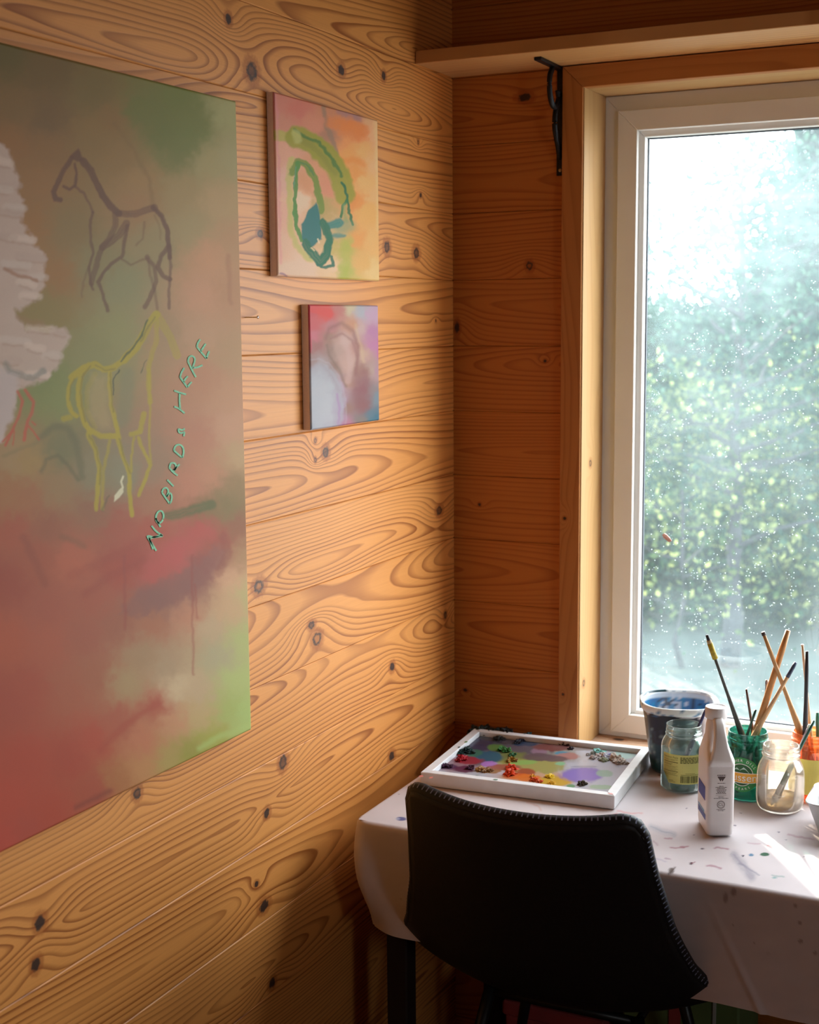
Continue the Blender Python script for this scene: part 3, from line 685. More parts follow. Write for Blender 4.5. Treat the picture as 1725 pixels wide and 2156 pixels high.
    # white egret, orange bird legs
    p.stroke(Z6([(828, 1160), (815, 1195), (826, 1235)]), 4.2, (196, 190, 184), 0.95, 1, 0, 0.5)
    p.poly(Z6([(828, 1225), (830, 1265), (805, 1300), (768, 1332), (770, 1290), (800, 1250)]), (196, 190, 184), 0.95, 1, 0.5)
    og = (172, 78, 54)
    for q, w_ in (([(118, 590), (152, 650), (132, 740), (92, 830), (35, 950)], 6), ([(168, 580), (225, 660), (215, 730), (185, 790), (160, 915)], 7), ([(190, 820), (225, 860), (262, 915)], 4), ([(92, 850), (15, 925)], 4), ([(95, 860), (85, 950)], 3), ([(215, 790), (240, 815)], 4)):
        p.stroke(Z6(q), w_, og, 0.9, 1.4, 0.2, 1.5)
    # red field: sweeps, drips, green dash
    p.stroke(Z6([(1130, 1425), (1280, 1390), (1420, 1350)]), 21, (82, 86, 46), 0.85, 5, 0.3)
    p.poly([(300, 1195), (355, 1140), (420, 1100), (452, 1096), (448, 1130), (395, 1165), (340, 1205), (300, 1225)], (166, 70, 72), 0.55, 12, 9)
    p.poly([(250, 1290), (300, 1240), (360, 1210), (425, 1185), (455, 1140), (478, 1160), (470, 1195), (440, 1225), (400, 1245), (380, 1268), (330, 1290), (280, 1300)], (122, 76, 78), 0.62, 6, 10)
    p.stroke([(470, 1130), (480, 1165), (462, 1205)], 18, (124, 62, 56), 0.45, 5)
    p.stroke([(180, 1250), (230, 1215), (300, 1180)], 16, (138, 58, 48), 0.5, 8, 0.4)
    p.stroke([(150, 1210), (215, 1185), (300, 1140)], 22, (140, 62, 50), 0.4, 9, 0.4)
    p.stroke([(50, 1130), (70, 1175), (95, 1230)], 16, (130, 62, 48), 0.45, 7)
    p.stroke([(130, 1130), (160, 1140), (178, 1150)], 12, (120, 78, 58), 0.5, 6)
    for x, y0_, y1_, w_ in ((405, 1170, 1420, 5), (262, 1170, 1325, 6), (412, 1230, 1300, 4)):
        p.stroke([(x, y0_), (x + 1, (y0_ + y1_) / 2), (x + 2, y1_)], w_, (132, 58, 54), 0.5, 3)
    p.stroke([(210, 1580), (270, 1520), (330, 1480)], 14, (146, 60, 46), 0.6, 6, 0.3)
    p.stroke([(420, 1575), (470, 1548), (528, 1528)], 12, (150, 168, 110), 0.6, 6)
    p.stroke([(160, 1700), (200, 1680), (230, 1665)], 10, (98, 40, 34), 0.5, 6)
Yb = axis((-1.78, -1.42, 0.004), (-1.42, -0.822, 0.0013)); Zb = axis((0.948, 1.904, 0.0013))
cvb = canvas('large_painting', 'large stretched canvas with two sketched horses and NO BIRDS HERE lettering', Yb, Zb, 0.022, paint_big, (1.36, 1.28, 0.86))
# chalk-green lettering, hand drawn
LT = {'N': [[(1052, 1660), (1022, 1610), (992, 1562), (1040, 1568), (1095, 1560)], [(1095, 1558), (1052, 1530), (1020, 1492)], [(1030, 1650), (1005, 1575)], [(1000, 1580), (1088, 1552)]],
      'O': [[(1075 + 27 * math.cos(a) * 0.9 - 8 * math.sin(a), 1432 + 40 * math.sin(a) + 6 * math.cos(a)) for a in np.linspace(0.3, 2 * PI + 0.2, 18)], [(1048, 1440), (1080, 1500)]],
      'B': [[(1090, 1268), (1115, 1305), (1142, 1342)], [(1090, 1268), (1100, 1243), (1122, 1238), (1133, 1262), (1120, 1296)], [(1122, 1296), (1145, 1272), (1156, 1295), (1152, 1325), (1142, 1342)]],
      'I': [[(1125, 1182), (1145, 1203), (1168, 1226)]],
      'R': [[(1140, 1102), (1165, 1130), (1195, 1154)], [(1140, 1102), (1150, 1072), (1175, 1072), (1185, 1095), (1168, 1126)], [(1172, 1120), (1190, 1095), (1208, 1078)]],
      'D': [[(1170, 985), (1200, 1012), (1228, 1033)], [(1170, 985), (1182, 955), (1205, 946), (1228, 960), (1236, 995), (1228, 1033)]],
      's': [[(1243, 838), (1225, 848), (1202, 842), (1205, 862), (1222, 868), (1240, 862), (1236, 890)]],
      'H': [[(1172, 582), (1205, 595), (1252, 608)], [(1172, 690), (1205, 705), (1242, 735)], [(1210, 600), (1208, 650), (1212, 705)]],
      'E': [[(1212, 492), (1235, 525), (1262, 562)], [(1212, 492), (1222, 460), (1240, 430)], [(1236, 524), (1250, 500), (1264, 486)], [(1262, 560), (1275, 540), (1290, 525)]],
      'r': [[(1265, 385), (1290, 440), (1318, 492)], [(1265, 385), (1272, 360), (1292, 350), (1312, 372), (1296, 430)], [(1298, 430), (1330, 425), (1362, 412)]],
      'e': [[(1325, 288), (1355, 325), (1392, 368)], [(1325, 288), (1332, 262), (1348, 238)], [(1352, 318), (1368, 292), (1384, 268)], [(1390, 366), (1398, 340), (1408, 318)]]}
segs = [Z6(smoothpts([(a, b_, 0) for a, b_ in q], 4) and [(t.x, t.y) for t in smoothpts([(a, b_, 0) for a, b_ in q], 4)]) for L_ in LT.values() for q in L_]
v, f = strips(segs, 3.7, lambda x, y: tuple(at(x, y, 0, 0.0227)))
link('lettering', mesh('lettering', v, f), plain('chalk_green', tuple(lin((128, 186, 148)) * 1.15), 0.8, var=0.18, scale=300), cvb)

MID = '''150 130 190 120 110|250 180 190 110 100|450 150 185 125 95|600 200 168 125 120|700 240 205 160 125|150 250 190 130 115|350 260 195 130 110|550 270 208 125 58|620 320 206 125 62|720 330 220 165 130
150 420 205 155 140|420 330 160 115 95|560 450 220 150 80|650 420 220 165 105|720 500 220 170 130|150 600 205 165 160|300 620 200 145 110|430 640 200 135 110|600 560 215 145 70|660 620 220 170 110|720 700 210 170 120
150 800 210 165 155|270 720 225 190 175|600 730 210 140 65|660 800 215 165 95|620 960 210 150 80|700 950 215 170 110|150 1000 215 175 160|300 1130 220 185 175|200 1170 220 185 175|470 1130 220 185 165|640 1100 205 165 100|720 1150 210 185 135|540 1000 172 165 82|530 1150 165 170 80|450 900 190 165 130|400 780 170 150 90'''
def paint_mid(p):
    p.base([(540 + q[0] / 2.875, 170 + q[1] / 2.875, *q[2:]) for q in pts_of(MID)], 9.0, 22.0, 1.8)
    s = lambda q, w_, c, op=.85, so=2.0, dry=.10: p.stroke(Z4(q), w_ / 2.875, c, min(1, op * 1.08), so, dry, 4)
    s([(410, 160), (420, 260), (450, 340), (480, 430), (500, 560)], 26, (135, 112, 98), .7, 3)
    s([(500, 185), (580, 205), (620, 235)], 34, (150, 112, 125), .6, 4)
    s([(450, 250), (560, 265), (650, 300)], 70, (206, 122, 52), .6, 6)
    s([(500, 490), (580, 480), (640, 500)], 36, (208, 132, 48), .6, 5)
    s([(560, 640), (590, 720), (570, 780)], 40, (206, 132, 52), .5, 6)
    s([(100, 330), (200, 335), (260, 340)], 60, (160, 165, 66), .75, 4)
    s([(240, 340), (330, 375), (420, 450), (490, 545), (530, 650), (535, 690)], 128, (140, 142, 14), .96, 4)
    s([(250, 350), (330, 390), (410, 470), (470, 560)], 40, (118, 124, 10), .55, 5)
    s([(235, 300), (300, 345), (380, 375), (450, 460), (515, 580)], 20, (62, 108, 22), .85, 2)
    s([(240, 320), (250, 360)], 46, (182, 186, 120), .55, 4)
    s([(212, 480), (198, 650), (205, 900), (245, 1000), (335, 1085)], 36, (172, 178, 92), .7, 4)
    s([(215, 560), (250, 490), (300, 505), (350, 585), (380, 700), (392, 790)], 40, (104, 132, 26), .9, 2)
    s([(262, 500), (300, 505), (345, 570)], 10, (60, 120, 60), .7, 1.5)
    s([(248, 500), (236, 640), (230, 780), (242, 880), (275, 965)], 26, (70, 130, 44), .92, 1.5)
    s([(236, 520), (228, 640)], 7, (80, 140, 120), .6, 1)
    s([(520, 620), (548, 690), (560, 780), (578, 870)], 16, (22, 96, 48), .95, 1.2)
    s([(512, 820), (520, 760), (550, 730)], 20, (26, 104, 50), .9, 1.2)
    s([(530, 760), (545, 840)], 30, (110, 150, 100), .6, 4)
    p.ell(540 + 520 / 2.875, 170 + 880 / 2.875, 26, 14, (112, 146, 118), .6, .6)
    s([(440, 875), (505, 855)], 50, (44, 120, 122), .9, 3)
    s([(450, 945), (530, 935)], 20, (60, 128, 132), .8, 2.5)
    p.poly(Z4([(362, 738), (310, 790), (275, 870), (276, 960), (330, 1010), (395, 960), (390, 850), (368, 760)]), (8, 104, 112), .98, 1.5, 3)
    s([(300, 985), (345, 1045), (385, 1100), (425, 1050), (445, 960), (405, 855)], 52, (12, 100, 74), .95, 2)
    s([(375, 1115), (400, 1125), (470, 1120), (455, 1060)], 19, (14, 98, 82), .9, 1.2)
    s([(340, 1010), (352, 1030)], 12, (208, 196, 160), .8, 1.2)
    s([(375, 960), (382, 985)], 9, (208, 200, 180), .8, 1)
    s([(540, 990), (545, 1080), (525, 1180)], 62, (158, 172, 70), .6, 7)
    s([(110, 90), (125, 200), (130, 400), (140, 700), (145, 1100)], 16, (198, 128, 150), .5, 4)
    s([(150, 1165), (180, 1185)], 10, (110, 80, 130), .7, 2)
    s([(725, 260), (735, 600), (735, 900)], 20, (226, 196, 150), .45, 4)
ym0, ym1 = -0.704, at(798, 420, 0, 0.015)[1]
zm0, zm1 = at(584, 581, 0, 0.015)[2], at(578, 193, 0, 0.015)[2]
canvas('medium_painting', 'canvas with a lime and teal looping shape above the smaller painting', axis((ym0, ym1, 0.001)), axis((zm0, zm1, 0.001)), 0.0150, paint_mid, (1.32, 1.10, 0.82))
SML = '''400 1400 205 68 58|440 1395 205 70 60|350 1480 192 84 88|500 1390 180 110 105|560 1380 190 180 150|640 1400 165 170 185|700 1420 185 155 185|700 1520 175 120 165|640 1500 185 160 160|330 1390 190 70 80
450 1480 175 115 120|580 1480 190 140 110|360 1600 150 100 95|450 1560 150 115 100|540 1580 180 155 150|480 1640 140 115 105|590 1620 165 110 105|640 1650 185 155 140|720 1600 180 120 165|340 1560 190 105 120
350 1700 150 125 125|400 1720 160 150 155|480 1730 140 110 100|550 1720 175 140 130|640 1750 150 110 100|700 1750 170 150 140|730 1750 165 130 150|360 1830 160 170 185|430 1850 170 175 185|520 1850 165 145 170|560 1830 165 125 110|640 1870 135 80 90|700 1880 130 120 125|730 1920 110 130 145
350 1970 130 160 180|420 1980 175 180 190|500 1980 165 130 175|560 1980 140 105 95|640 1960 130 85 85|700 2020 80 110 130|730 2040 50 105 130|360 2080 140 165 190|430 2090 165 160 185|500 2080 165 125 160|560 2090 170 110 135|640 2060 120 110 105|700 2070 60 110 130'''
def paint_sml(p):
    p.base([(540 + q[0] / 2.875, 170 + q[1] / 2.875, *q[2:]) for q in pts_of(SML)], 7.0, 14.0, 1.8)
    s = lambda q, w_, c, op=.7, so=2.5: p.stroke(Z4(q), w_ / 2.875, c, op, so, .2, 2)
    p.ell(680, 842, 44, 78, (162, 168, 184), .75, .12, -.12, .08); p.ell(672, 850, 30, 58, (178, 186, 198), .6, .4)
    p.ell(727, 742, 24, 44, (190, 160, 152), .6, .35, -.2); p.ell(762, 820, 20, 44, (130, 80, 86), .6, .5)
    s([(420, 1560), (440, 1500), (520, 1470), (590, 1520), (615, 1620), (605, 1780)], 22, (136, 92, 86), .6, 4)
    s([(345, 1385), (400, 1395), (445, 1410)], 46, (208, 62, 54), .8, 3)
    s([(325, 1690), (380, 1685), (440, 1710), (500, 1790), (530, 1880), (545, 2000), (540, 2080)], 9, (172, 166, 178), .4, 2.5)
    s([(400, 1720), (460, 1790), (500, 1880)], 20, (150, 140, 150), .4, 4)
    s([(430, 1600), (440, 1660), (500, 1750), (545, 1850)], 16, (122, 98, 86), .6, 3)
    s([(450, 1560), (520, 1530), (580, 1570), (610, 1660), (605, 1770)], 14, (140, 92, 92), .55, 3)
    s([(530, 1560), (560, 1640), (570, 1740), (555, 1820)], 34, (188, 160, 156), .55, 4)
    s([(600, 1480), (630, 1600), (650, 1700)], 18, (196, 172, 140), .5, 4)
    s([(490, 1900), (505, 1990), (495, 2070)], 14, (160, 112, 176), .5, 3)
    s([(735, 1560), (738, 1680)], 10, (178, 92, 160), .6, 2)
    s([(535, 2090), (600, 2085), (640, 2075)], 14, (196, 100, 140), .6, 3)
    s([(318, 1380), (325, 1500), (330, 1640)], 8, (196, 60, 84), .7, 1.5)
    s([(320, 1950), (322, 2020)], 8, (50, 60, 70), .7, 1.5)
ys0, ys1 = -0.610, at(798, 770, 0, 0.016)[1]
zs0, zs1 = at(655, 906, 0, 0.016)[2], at(651, 641, 0, 0.016)[2]
canvas('small_painting', 'small canvas of blurred pink, grey and pale blue shapes with a red corner', axis((ys0, ys1, 0.0009)), axis((zs0, zs1, 0.0009)), 0.0165, paint_sml, (1.08, 0.94, 0.84))

# ================================================================== TABLE
T = 0.73
TX0, TX1, TY0, TY1 = 0.070, 1.75, -0.592, -0.024      # cloth outline
M_tab = plain('table_wood', (0.022, 0.013, 0.009), 0.6, spec=0.2)
tb = empty('work_table', (0.9, -0.3, 0), 'dark wooden work table hidden under the paint-stained cloth', 'table')
box('table_top', (TX0 + .008, TY0 + .010, T - .030), (TX1 - .008, TY1, T - 0.002), M_tab, tb, 0.003)
for a in (0.125, TX1 - 0.06):
    for b_ in (TY0 + 0.08, TY1 - 0.05): box('leg', (a - .02, b_ - .02, 0), (a + .02, b_ + .02, T - .03), M_tab, tb, 0.003)
M_cloth = attr_mat('cotton_cloth', 0.85, 0.08, 1500.0, 0.2)
CLB = (196, 186, 188)
def cloth_paint(p):
    p.fill(CLB)
    n = fbm(p.x / 60, p.y / 30, 21); p.c *= (0.93 + 0.14 * n)[:, None]
    e = p.ell; r = p.stroke
    e(845, 1724, 10, 4, (44, 56, 122), .85, .2); e(838, 1724, 4, 2, (180, 185, 205), .6, .5)
    r([(1372, 1742), (1400, 1752), (1420, 1757)], 9, (140, 144, 158), .75, 6, .5); r([(1545, 1800), (1562, 1820), (1584, 1846)], 15, (120, 116, 132), .75, 9, .4)
    e(1610, 1799, 10, 4, (18, 78, 48), .95, .15); e(1582, 1800, 5.5, 3, (60, 108, 140), .9, .2); e(1565, 1802, 2.4, 2, (40, 36, 60), .9, .2)
    e(1456, 1818, 4, 2.6, (56, 22, 36), .9, .2); r([(1456, 1818), (1463, 1815)], 2, (120, 40, 60), .8, 1); e(1479, 1787, 4, 1.6, (70, 50, 66), .8, .3)
    for q, c in (([(1412, 1785), (1425, 1786), (1440, 1784)], (150, 92, 104)), ([(1432, 1782), (1448, 1782)], (150, 84, 96)), ([(1504, 1786), (1516, 1786), (1534, 1788)], (146, 92, 108)), ([(1576, 1776), (1600, 1777)], (176, 148, 156)),
            ([(1618, 1780), (1629, 1783)], (190, 104, 106)), ([(1488, 1822), (1506, 1824), (1518, 1828)], (150, 96, 112)), ([(1660, 1758), (1690, 1762), (1712, 1768)], (170, 140, 150)), ([(1400, 1806), (1412, 1808)], (150, 120, 136)),
            ([(1300, 1708), (1330, 1712), (1352, 1711)], (196, 140, 140)), ([(1282, 1716), (1300, 1714)], (196, 132, 132)), ([(1110, 1690), (1132, 1697), (1140, 1706)], (190, 158, 150)), ([(1626, 1843), (1650, 1846)], (128, 148, 146)), ([(1556, 1818), (1600, 1842)], (128, 124, 138)),
            ([(1380, 1806), (1402, 1814)], (170, 160, 176)), ([(905, 1632), (945, 1640), (980, 1646)], (196, 150, 120)), ([(1400, 1764), (1414, 1766)], (160, 120, 130)), ([(1376, 1770), (1384, 1779)], (170, 140, 150))):
        r(q, 4, c, .7, 1.6, .5)
    e(1632, 1848, 5, 2, (110, 150, 150), .8, .3)
    e(1385, 1640, 26, 14, (186, 160, 146), .5, .5); e(1392, 1632, 6, 2, (120, 66, 44), .7, .4)  # wide warm tint is a jar shadow painted into the cloth
    for x, y, s_ in ((1640, 1752, 2), (1548, 1738, 2), (1462, 1758, 1.6), (1694, 1804, 1.8), (1655, 1768, 1.6), (1692, 1825, 1.5), (1375, 1792, 1.6), (840, 1672, 1.4), (1446, 1702, 1.5), (1560, 1712, 1.5)): e(x, y, s_, s_ * .7, (70, 60, 84), .8, .4)
    e(1414, 1833, 6, 6, (60, 42, 30), .8, .3); r([(1408, 1840), (1422, 1826)], 4, (60, 40, 30), .7, 1.5)
    for x, y, rx, ry in ((1545, 1878, 6, 8), (1528, 1890, 5, 12), (1676, 1907, 3.6, 4.4), (1684, 1943, 4, 4.4), (1686, 1982, 5, 4.6), (1717, 2007, 4.4, 4), (1544, 1947, 2, 2), (1589, 1986, 1.6, 1.6), (1618, 2008, 2, 2.6), (845, 1894, 1.8, 1.6)): e(x, y, rx, ry, (120, 96, 84), .6, .3)
Xa = axis((TX0 + .010, 0.93, 0.0022), (0.93, TX1, 0.012)); Ya = axis((TY0 + .010, TY1, 0.0022))
A = np.zeros((len(Ya), len(Xa), 3)); A[..., 0] = Xa[None]; A[..., 1] = Ya[:, None]
A[..., 2] = T + 0.0012 * (fbm(A[..., 0] * 9, A[..., 1] * 14, 4) - 0.5)
bd = np.minimum(np.minimum(A[..., 0] - Xa[0], A[..., 1] - Ya[0]) / 0.05, 1.0)
A[..., 2] = T + (A[..., 2] - T) * np.clip(bd, 0, 1)
pc = Paint(A.reshape(-1, 3), 1.05); cloth_paint(pc)
# skirt: along the left side, round the front corner, along the front
RC = 0.030
path = []
for yy in axis((TY1, TY0 + RC, 0.01)): path.append((TX0, yy, -1, 0))
for a in np.linspace(PI, 1.5 * PI, 14)[1:-1]: path.append((TX0 + RC + RC * math.cos(a), TY0 + RC + RC * math.sin(a), math.cos(a), math.sin(a)))
for xx in axis((TX0 + RC, 0.95, 0.0025), (0.95, TX1, 0.012)): path.append((xx, TY0, 0, -1))
path = np.array(path)
HEM = 0.190
qs = np.concatenate([np.linspace(0, PI / 2, 7), PI / 2 + axis((0.004, HEM, 0.0028)) / 0.010])
S = np.zeros((len(qs), len(path), 3))
arc = np.concatenate([[0], np.cumsum(np.hypot(np.diff(path[:, 0]), np.diff(path[:, 1])))])
for i, q in enumerate(qs):
    if q <= PI / 2: ofs = 0.010 * (math.sin(q) - 1); dz = -0.010 * (1 - math.cos(q)); dn = 0
    else: ofs = 0; dz = -0.010 - (q - PI / 2) * 0.010; dn = (q - PI / 2) * 0.010
    fall = min(dn / 0.19, 1)
    hemv = 1.0 + 0.05 * (fbm(arc * 5, arc * 0 + 2.0, 8) - 0.5) * 2
    wv = fall ** 1.3 * (0.010 * np.sin(arc * 21 + 1.0) * (0.4 + 0.9 * fbm(arc * 3, arc * 0, 3)) + 0.012 * (fbm(arc * 7 + fall * 1.5, arc * 0 + fall * 3, 6) - 0.5))
    dg_ = 0.0055 * np.clip(1 - abs((arc - 1.415) - dn * 0.75) / 0.014, 0, 1) * min(dn / 0.02, 1) + 0.004 * np.clip(1 - abs((arc - 1.165) - dn * 0.5) / 0.010, 0, 1) * fall
    corner = np.exp(-((arc - 0.565) / 0.045) ** 2)
    out = ofs + wv * 0.55 + dg_ - 0.004 * fall + corner * (0.012 * math.sin(min(fall * 1.1, 1) * PI) - 0.030 * fall ** 2)
    # keep the skirt clear of the chair back
    S[i, :, 0] = path[:, 0] + path[:, 2] * out; S[i, :, 1] = path[:, 1] + path[:, 3] * out
    S[i, :, 2] = T + dz * (hemv if dn > 0.02 else 1.0)
ps = Paint(S.reshape(-1, 3), 1.05); cloth_paint(ps)
cl = empty('tablecloth', (0.9, -0.3, T), 'off-white cotton cloth with paint stains draped over the work table', 'tablecloth')
link('cloth_top', grid_mesh('cloth_top', A, pc.out()), M_cloth, cl)
sk = link('cloth_skirt', grid_mesh('cloth_skirt', S, ps.out()), M_cloth, cl)
# ---- dark things stored under the table
M_grn = plain('dark_green_card', (0.10, 0.16, 0.05), 0.7); M_red = plain('dark_red_card', (0.30, 0.04, 0.04), 0.7); M_pal = plain('pale_edge', (0.4, 0.42, 0.38), 0.7)
u1 = empty('storage_crate', (0.55, -0.12, 0), 'dark green crate with a red stripe under the table', 'crate')
box('body', (0.44, -0.205, 0.0), (0.66, -0.03, 0.36), M_grn, u1, 0.004)
box('stripe', (0.530, -0.2075, 0.01), (0.552, -0.2045, 0.35), M_red, u1)
box('edge_strip', (0.612, -0.2075, 0.01), (0.618, -0.2045, 0.35), M_pal, u1)
u2 = empty('storage_box', (0.30, -0.12, 0), 'dark red box with a lid under the table', 'box')
box('body', (0.20, -0.205, 0.0), (0.40, -0.03, 0.22), M_red, u2, 0.004); box('lid', (0.195, -0.21, 0.22), (0.405, -0.025, 0.25), M_red, u2, 0.004)

# ================================================================== CHAIR
M_seat = plain('black_leatherette', (0.010, 0.010, 0.011), 0.5, var=0.2, scale=220, bumpy=0.3, spec=0.3)
M_stitch = plain('grey_blue_thread', (0.16, 0.18, 0.27), 0.7)
M_leg = plain('black_steel', (0.015, 0.015, 0.015), 0.4, 0.5)
CX = 0.432
ch = empty('desk_chair', (CX, -0.45, 0), 'black leatherette bucket chair with stitched rim, backed up to the table', 'chair')
prof = smoothpts([(-.742, .850, 0), (-.716, .770, 0), (-.688, .690, 0), (-.660, .610, 0), (-.628, .540, 0), (-.575, .482, 0), (-.49, .458, 0), (-.39, .452, 0), (-.30, .460, 0), (-.245, .468, 0)], 8)
prof = [(q.x - 0.008, q.y) for q in prof]
pl_ = np.array(prof); dl = np.concatenate([[0], np.cumsum(np.hypot(*np.diff(pl_, axis=0).T))]); tot = dl[-1]
def prof_at(s_):
    s_ = min(max(s_, 0), tot)
    y = np.interp(s_, dl, pl_[:, 0]); z = np.interp(s_, dl, pl_[:, 1])
    y2 = np.interp(min(s_ + .01, tot), dl, pl_[:, 0]); z2 = np.interp(min(s_ + .01, tot), dl, pl_[:, 1]); y1 = np.interp(max(s_ - .01, 0), dl, pl_[:, 0]); z1 = np.interp(max(s_ - .01, 0), dl, pl_[:, 1])
    t = np.array([y2 - y1, z2 - z1]); t /= np.linalg.norm(t)
    return y, z, -t[1], t[0]         # normal towards the sitter
def shell(a, bb):
    """a in -1..1 across, bb 0..1 from the top of the back to the seat front"""
    rc = 0.15; x_ = max(0, abs(a) - (1 - rc)) / rc
    s0 = 0.030 * (1 - math.sqrt(max(0, 1 - x_ * x_))) + 0.006 * (1 - a * a)
    x2 = max(0, abs(a) - 0.55) / 0.45
    s1 = tot - 0.10 * (1 - math.sqrt(max(0, 1 - x2 * x2 * 0.98)))
    s_ = s0 + (s1 - s0) * bb
    y, z, ny, nz = prof_at(s_)
    w_ = np.interp(s_, [0, .10, .20, .30, .36, .42, .52, tot], [.186, .196, .212, .240, .262, .266, .246, .205])
    kx = np.interp(s_, [0, .10, .25, .36, .46, tot], [.036, .038, .045, .060, .060, .030])
    off = kx * abs(a) ** 2.2
    if s_ < 0: pass
    return (CX + a * w_, y + ny * off * -1 if False else y + (abs(nz) * 0 + 1) * 0 + max(-ny, 0) * 0 + off * (1.0 if ny > 0 else -1.0) * abs(ny), z + off * abs(nz))
na, nb = 41, 61
A = np.array([[shell(-1 + 2 * i / (na - 1), j / (nb - 1)) for i in range(na)] for j in range(nb)])
so_ = link('shell', grid_mesh('shell', A), M_seat, ch)
md = so_.modifiers.new('thickness', 'SOLIDIFY'); md.thickness = 0.020; md.offset = 0.0
# rim piping with stitches
rim = [shell(-1, j / 60) for j in range(34, -1, -1)] + [shell(-1 + 2 * i / 60, 0) for i in range(1, 60)] + [shell(1, j / 60) for j in range(0, 35)]
link('piping', tube('piping', rim, 0.0104, 8), M_seat, so_)
v = []; f = []
rv = [Vector(q) for q in rim]; cen = Vector((CX, -0.60, 0.66))
acc = 0; nxt = 0.004
for i in range(len(rv) - 1):
    a_, b2 = rv[i], rv[i + 1]; L = (b2 - a_).length
    while acc + L > nxt:
        p_ = a_.lerp(b2, (nxt - acc) / L); t_ = (b2 - a_).normalized()
        outw = (p_ - cen); outw.y = 0; outw -= t_ * outw.dot(t_); outw.normalize()
        back = Vector((0, -1, 0.25)).normalized()
        d1 = (outw * 0.75 + back * 0.66).normalized(); c_ = p_ + d1 * 0.0104
        wdir = t_ * 0.0011; ldir = d1.cross(t_).normalized() * 0.0042
        bq = len(v)
        for sgn in ((-1, -1), (1, -1), (1, 1), (-1, 1)): v.append(c_ + wdir * sgn[0] + ldir * sgn[1] + d1 * (0.0006 if abs(sgn[1]) else 0))
        f.append((bq, bq + 1, bq + 2, bq + 3)); nxt += 0.0088
    acc += L
link('stitching', mesh('stitching', v, f), M_stitch, so_)
for sx2 in (-1, 1):
    for ys_, yf_ in ((-.52, -.60), (-.30, -.24)):
        link('leg', tube('leg', [(CX + sx2 * .13, ys_, .445), (CX + sx2 * .17, (ys_ + yf_) / 2, .25), (CX + sx2 * .21, yf_, 0.0)], [.011, .010, .008], 10), M_leg, ch)
link('under_frame', tube('under_frame', [(CX - .13, -.52, .437), (CX + .13, -.52, .437), (CX + .13, -.30, .437), (CX - .13, -.30, .437), (CX - .13, -.52, .437)], .009, 8), M_leg, ch)

# ================================================================== PALETTE
PT = 0.0265
pb = [at(1010, 1531, 2, T + PT), at(1368, 1577, 2, T + PT), at(1299, 1672, 2, T + PT), at(874, 1628, 2, T + PT)]   # BL BR FR FL
pc_ = sum(pb) / 4
ux = (pb[1] + pb[2] - pb[0] - pb[3]); ux[2] = 0; pw = np.linalg.norm(ux) / 2; ux /= np.linalg.norm(ux)
uy = np.array([-ux[1], ux[0], 0]); ph_ = abs(np.dot(pb[0] + pb[1] - pb[2] - pb[3], uy)) / 2
M_frame = plain('white_palette_frame', (0.72, 0.72, 0.74), 0.4, var=0.05, scale=40)
pal = empty('paint_palette', (pc_[0], pc_[1], T + 0.001), 'white framed glass palette smeared with many colours of paint', 'palette')
def pl2(a, b_, z): return tuple(np.array([pc_[0], pc_[1], 0]) + ux * a + uy * b_ + np.array([0, 0, z]))
hw, hh_ = pw / 2, ph_ / 2; fw = 0.0175
zb, zt_ = T + 0.0015, T + PT
for q in ([(-hw, -hh_), (hw, -hh_), (hw - fw, -hh_ + fw), (-hw + fw, -hh_ + fw)], [(hw, -hh_), (hw, hh_), (hw - fw, hh_ - fw), (hw - fw, -hh_ + fw)],
          [(hw, hh_), (-hw, hh_), (-hw + fw, hh_ - fw), (hw - fw, hh_ - fw)], [(-hw, hh_), (-hw, -hh_), (-hw + fw, -hh_ + fw), (-hw + fw, hh_ - fw)]):
    v = [pl2(a, b_, zb) for a, b_ in q] + [pl2(a, b_, zt_) for a, b_ in q]
    bm = bmesh.new(); bv = [bm.verts.new(x_) for x_ in v]
    for ff in ((0, 1, 2, 3), (7, 6, 5, 4), (0, 4, 5, 1), (1, 5, 6, 2), (2, 6, 7, 3), (3, 7, 4, 0)): bm.faces.new([bv[i] for i in ff])
    bmesh.ops.recalc_face_normals(bm, faces=bm.faces); bmesh.ops.bevel(bm, geom=list(bm.edges), offset=0.001, segments=1, affect='EDGES')
    link('frame_rail', bmesh_done(bm, 'frame_rail'), M_frame, pal)
zg = T + 0.017
for i, (px_, py_, rx_, ry_, cc_) in enumerate(((887, 1634, 5, 3, (190, 110, 100)), (908, 1637, 4, 3, (186, 116, 104)), (1005, 1632, 4, 1.6, (120, 128, 120)), (1044, 1641, 5, 2, (110, 140, 120)), (982, 1562, 4, 2.4, (96, 130, 60)), (967, 1573, 3, 2, (40, 60, 54)), (1286, 1671, 6, 2, (206, 150, 146)), (1341, 1616, 3, 1.4, (150, 150, 146)))):
    q_ = at(px_, py_, 2, zt_ + .0006)
    n_s = 12; v = [(q_[0] + rx_ * .00082 * math.cos(2 * PI * j / n_s) * (1 + .3 * math.sin(3 * j + i)), q_[1] + ry_ * .0018 * math.sin(2 * PI * j / n_s) * (1 + .3 * math.cos(2 * j + i)), q_[2]) for j in range(n_s)]
    link('paint_smudge', mesh('paint_smudge', v, [tuple(range(n_s))]), plain('smudge_%d' % i, tuple(lin(cc_)), .6), pal)
as_ = np.linspace(-hw + fw - .002, hw - fw + .002, 330); bs_ = np.linspace(-hh_ + fw - .002, hh_ - fw + .002, 270)
A = np.zeros((270, 330, 3))
A[:] = np.array([pc_[0], pc_[1], zg]) + as_[None, :, None] * ux + bs_[:, None, None] * uy
pp = Paint(A.reshape(-1, 3), (0.86, 0.82, 0.82))
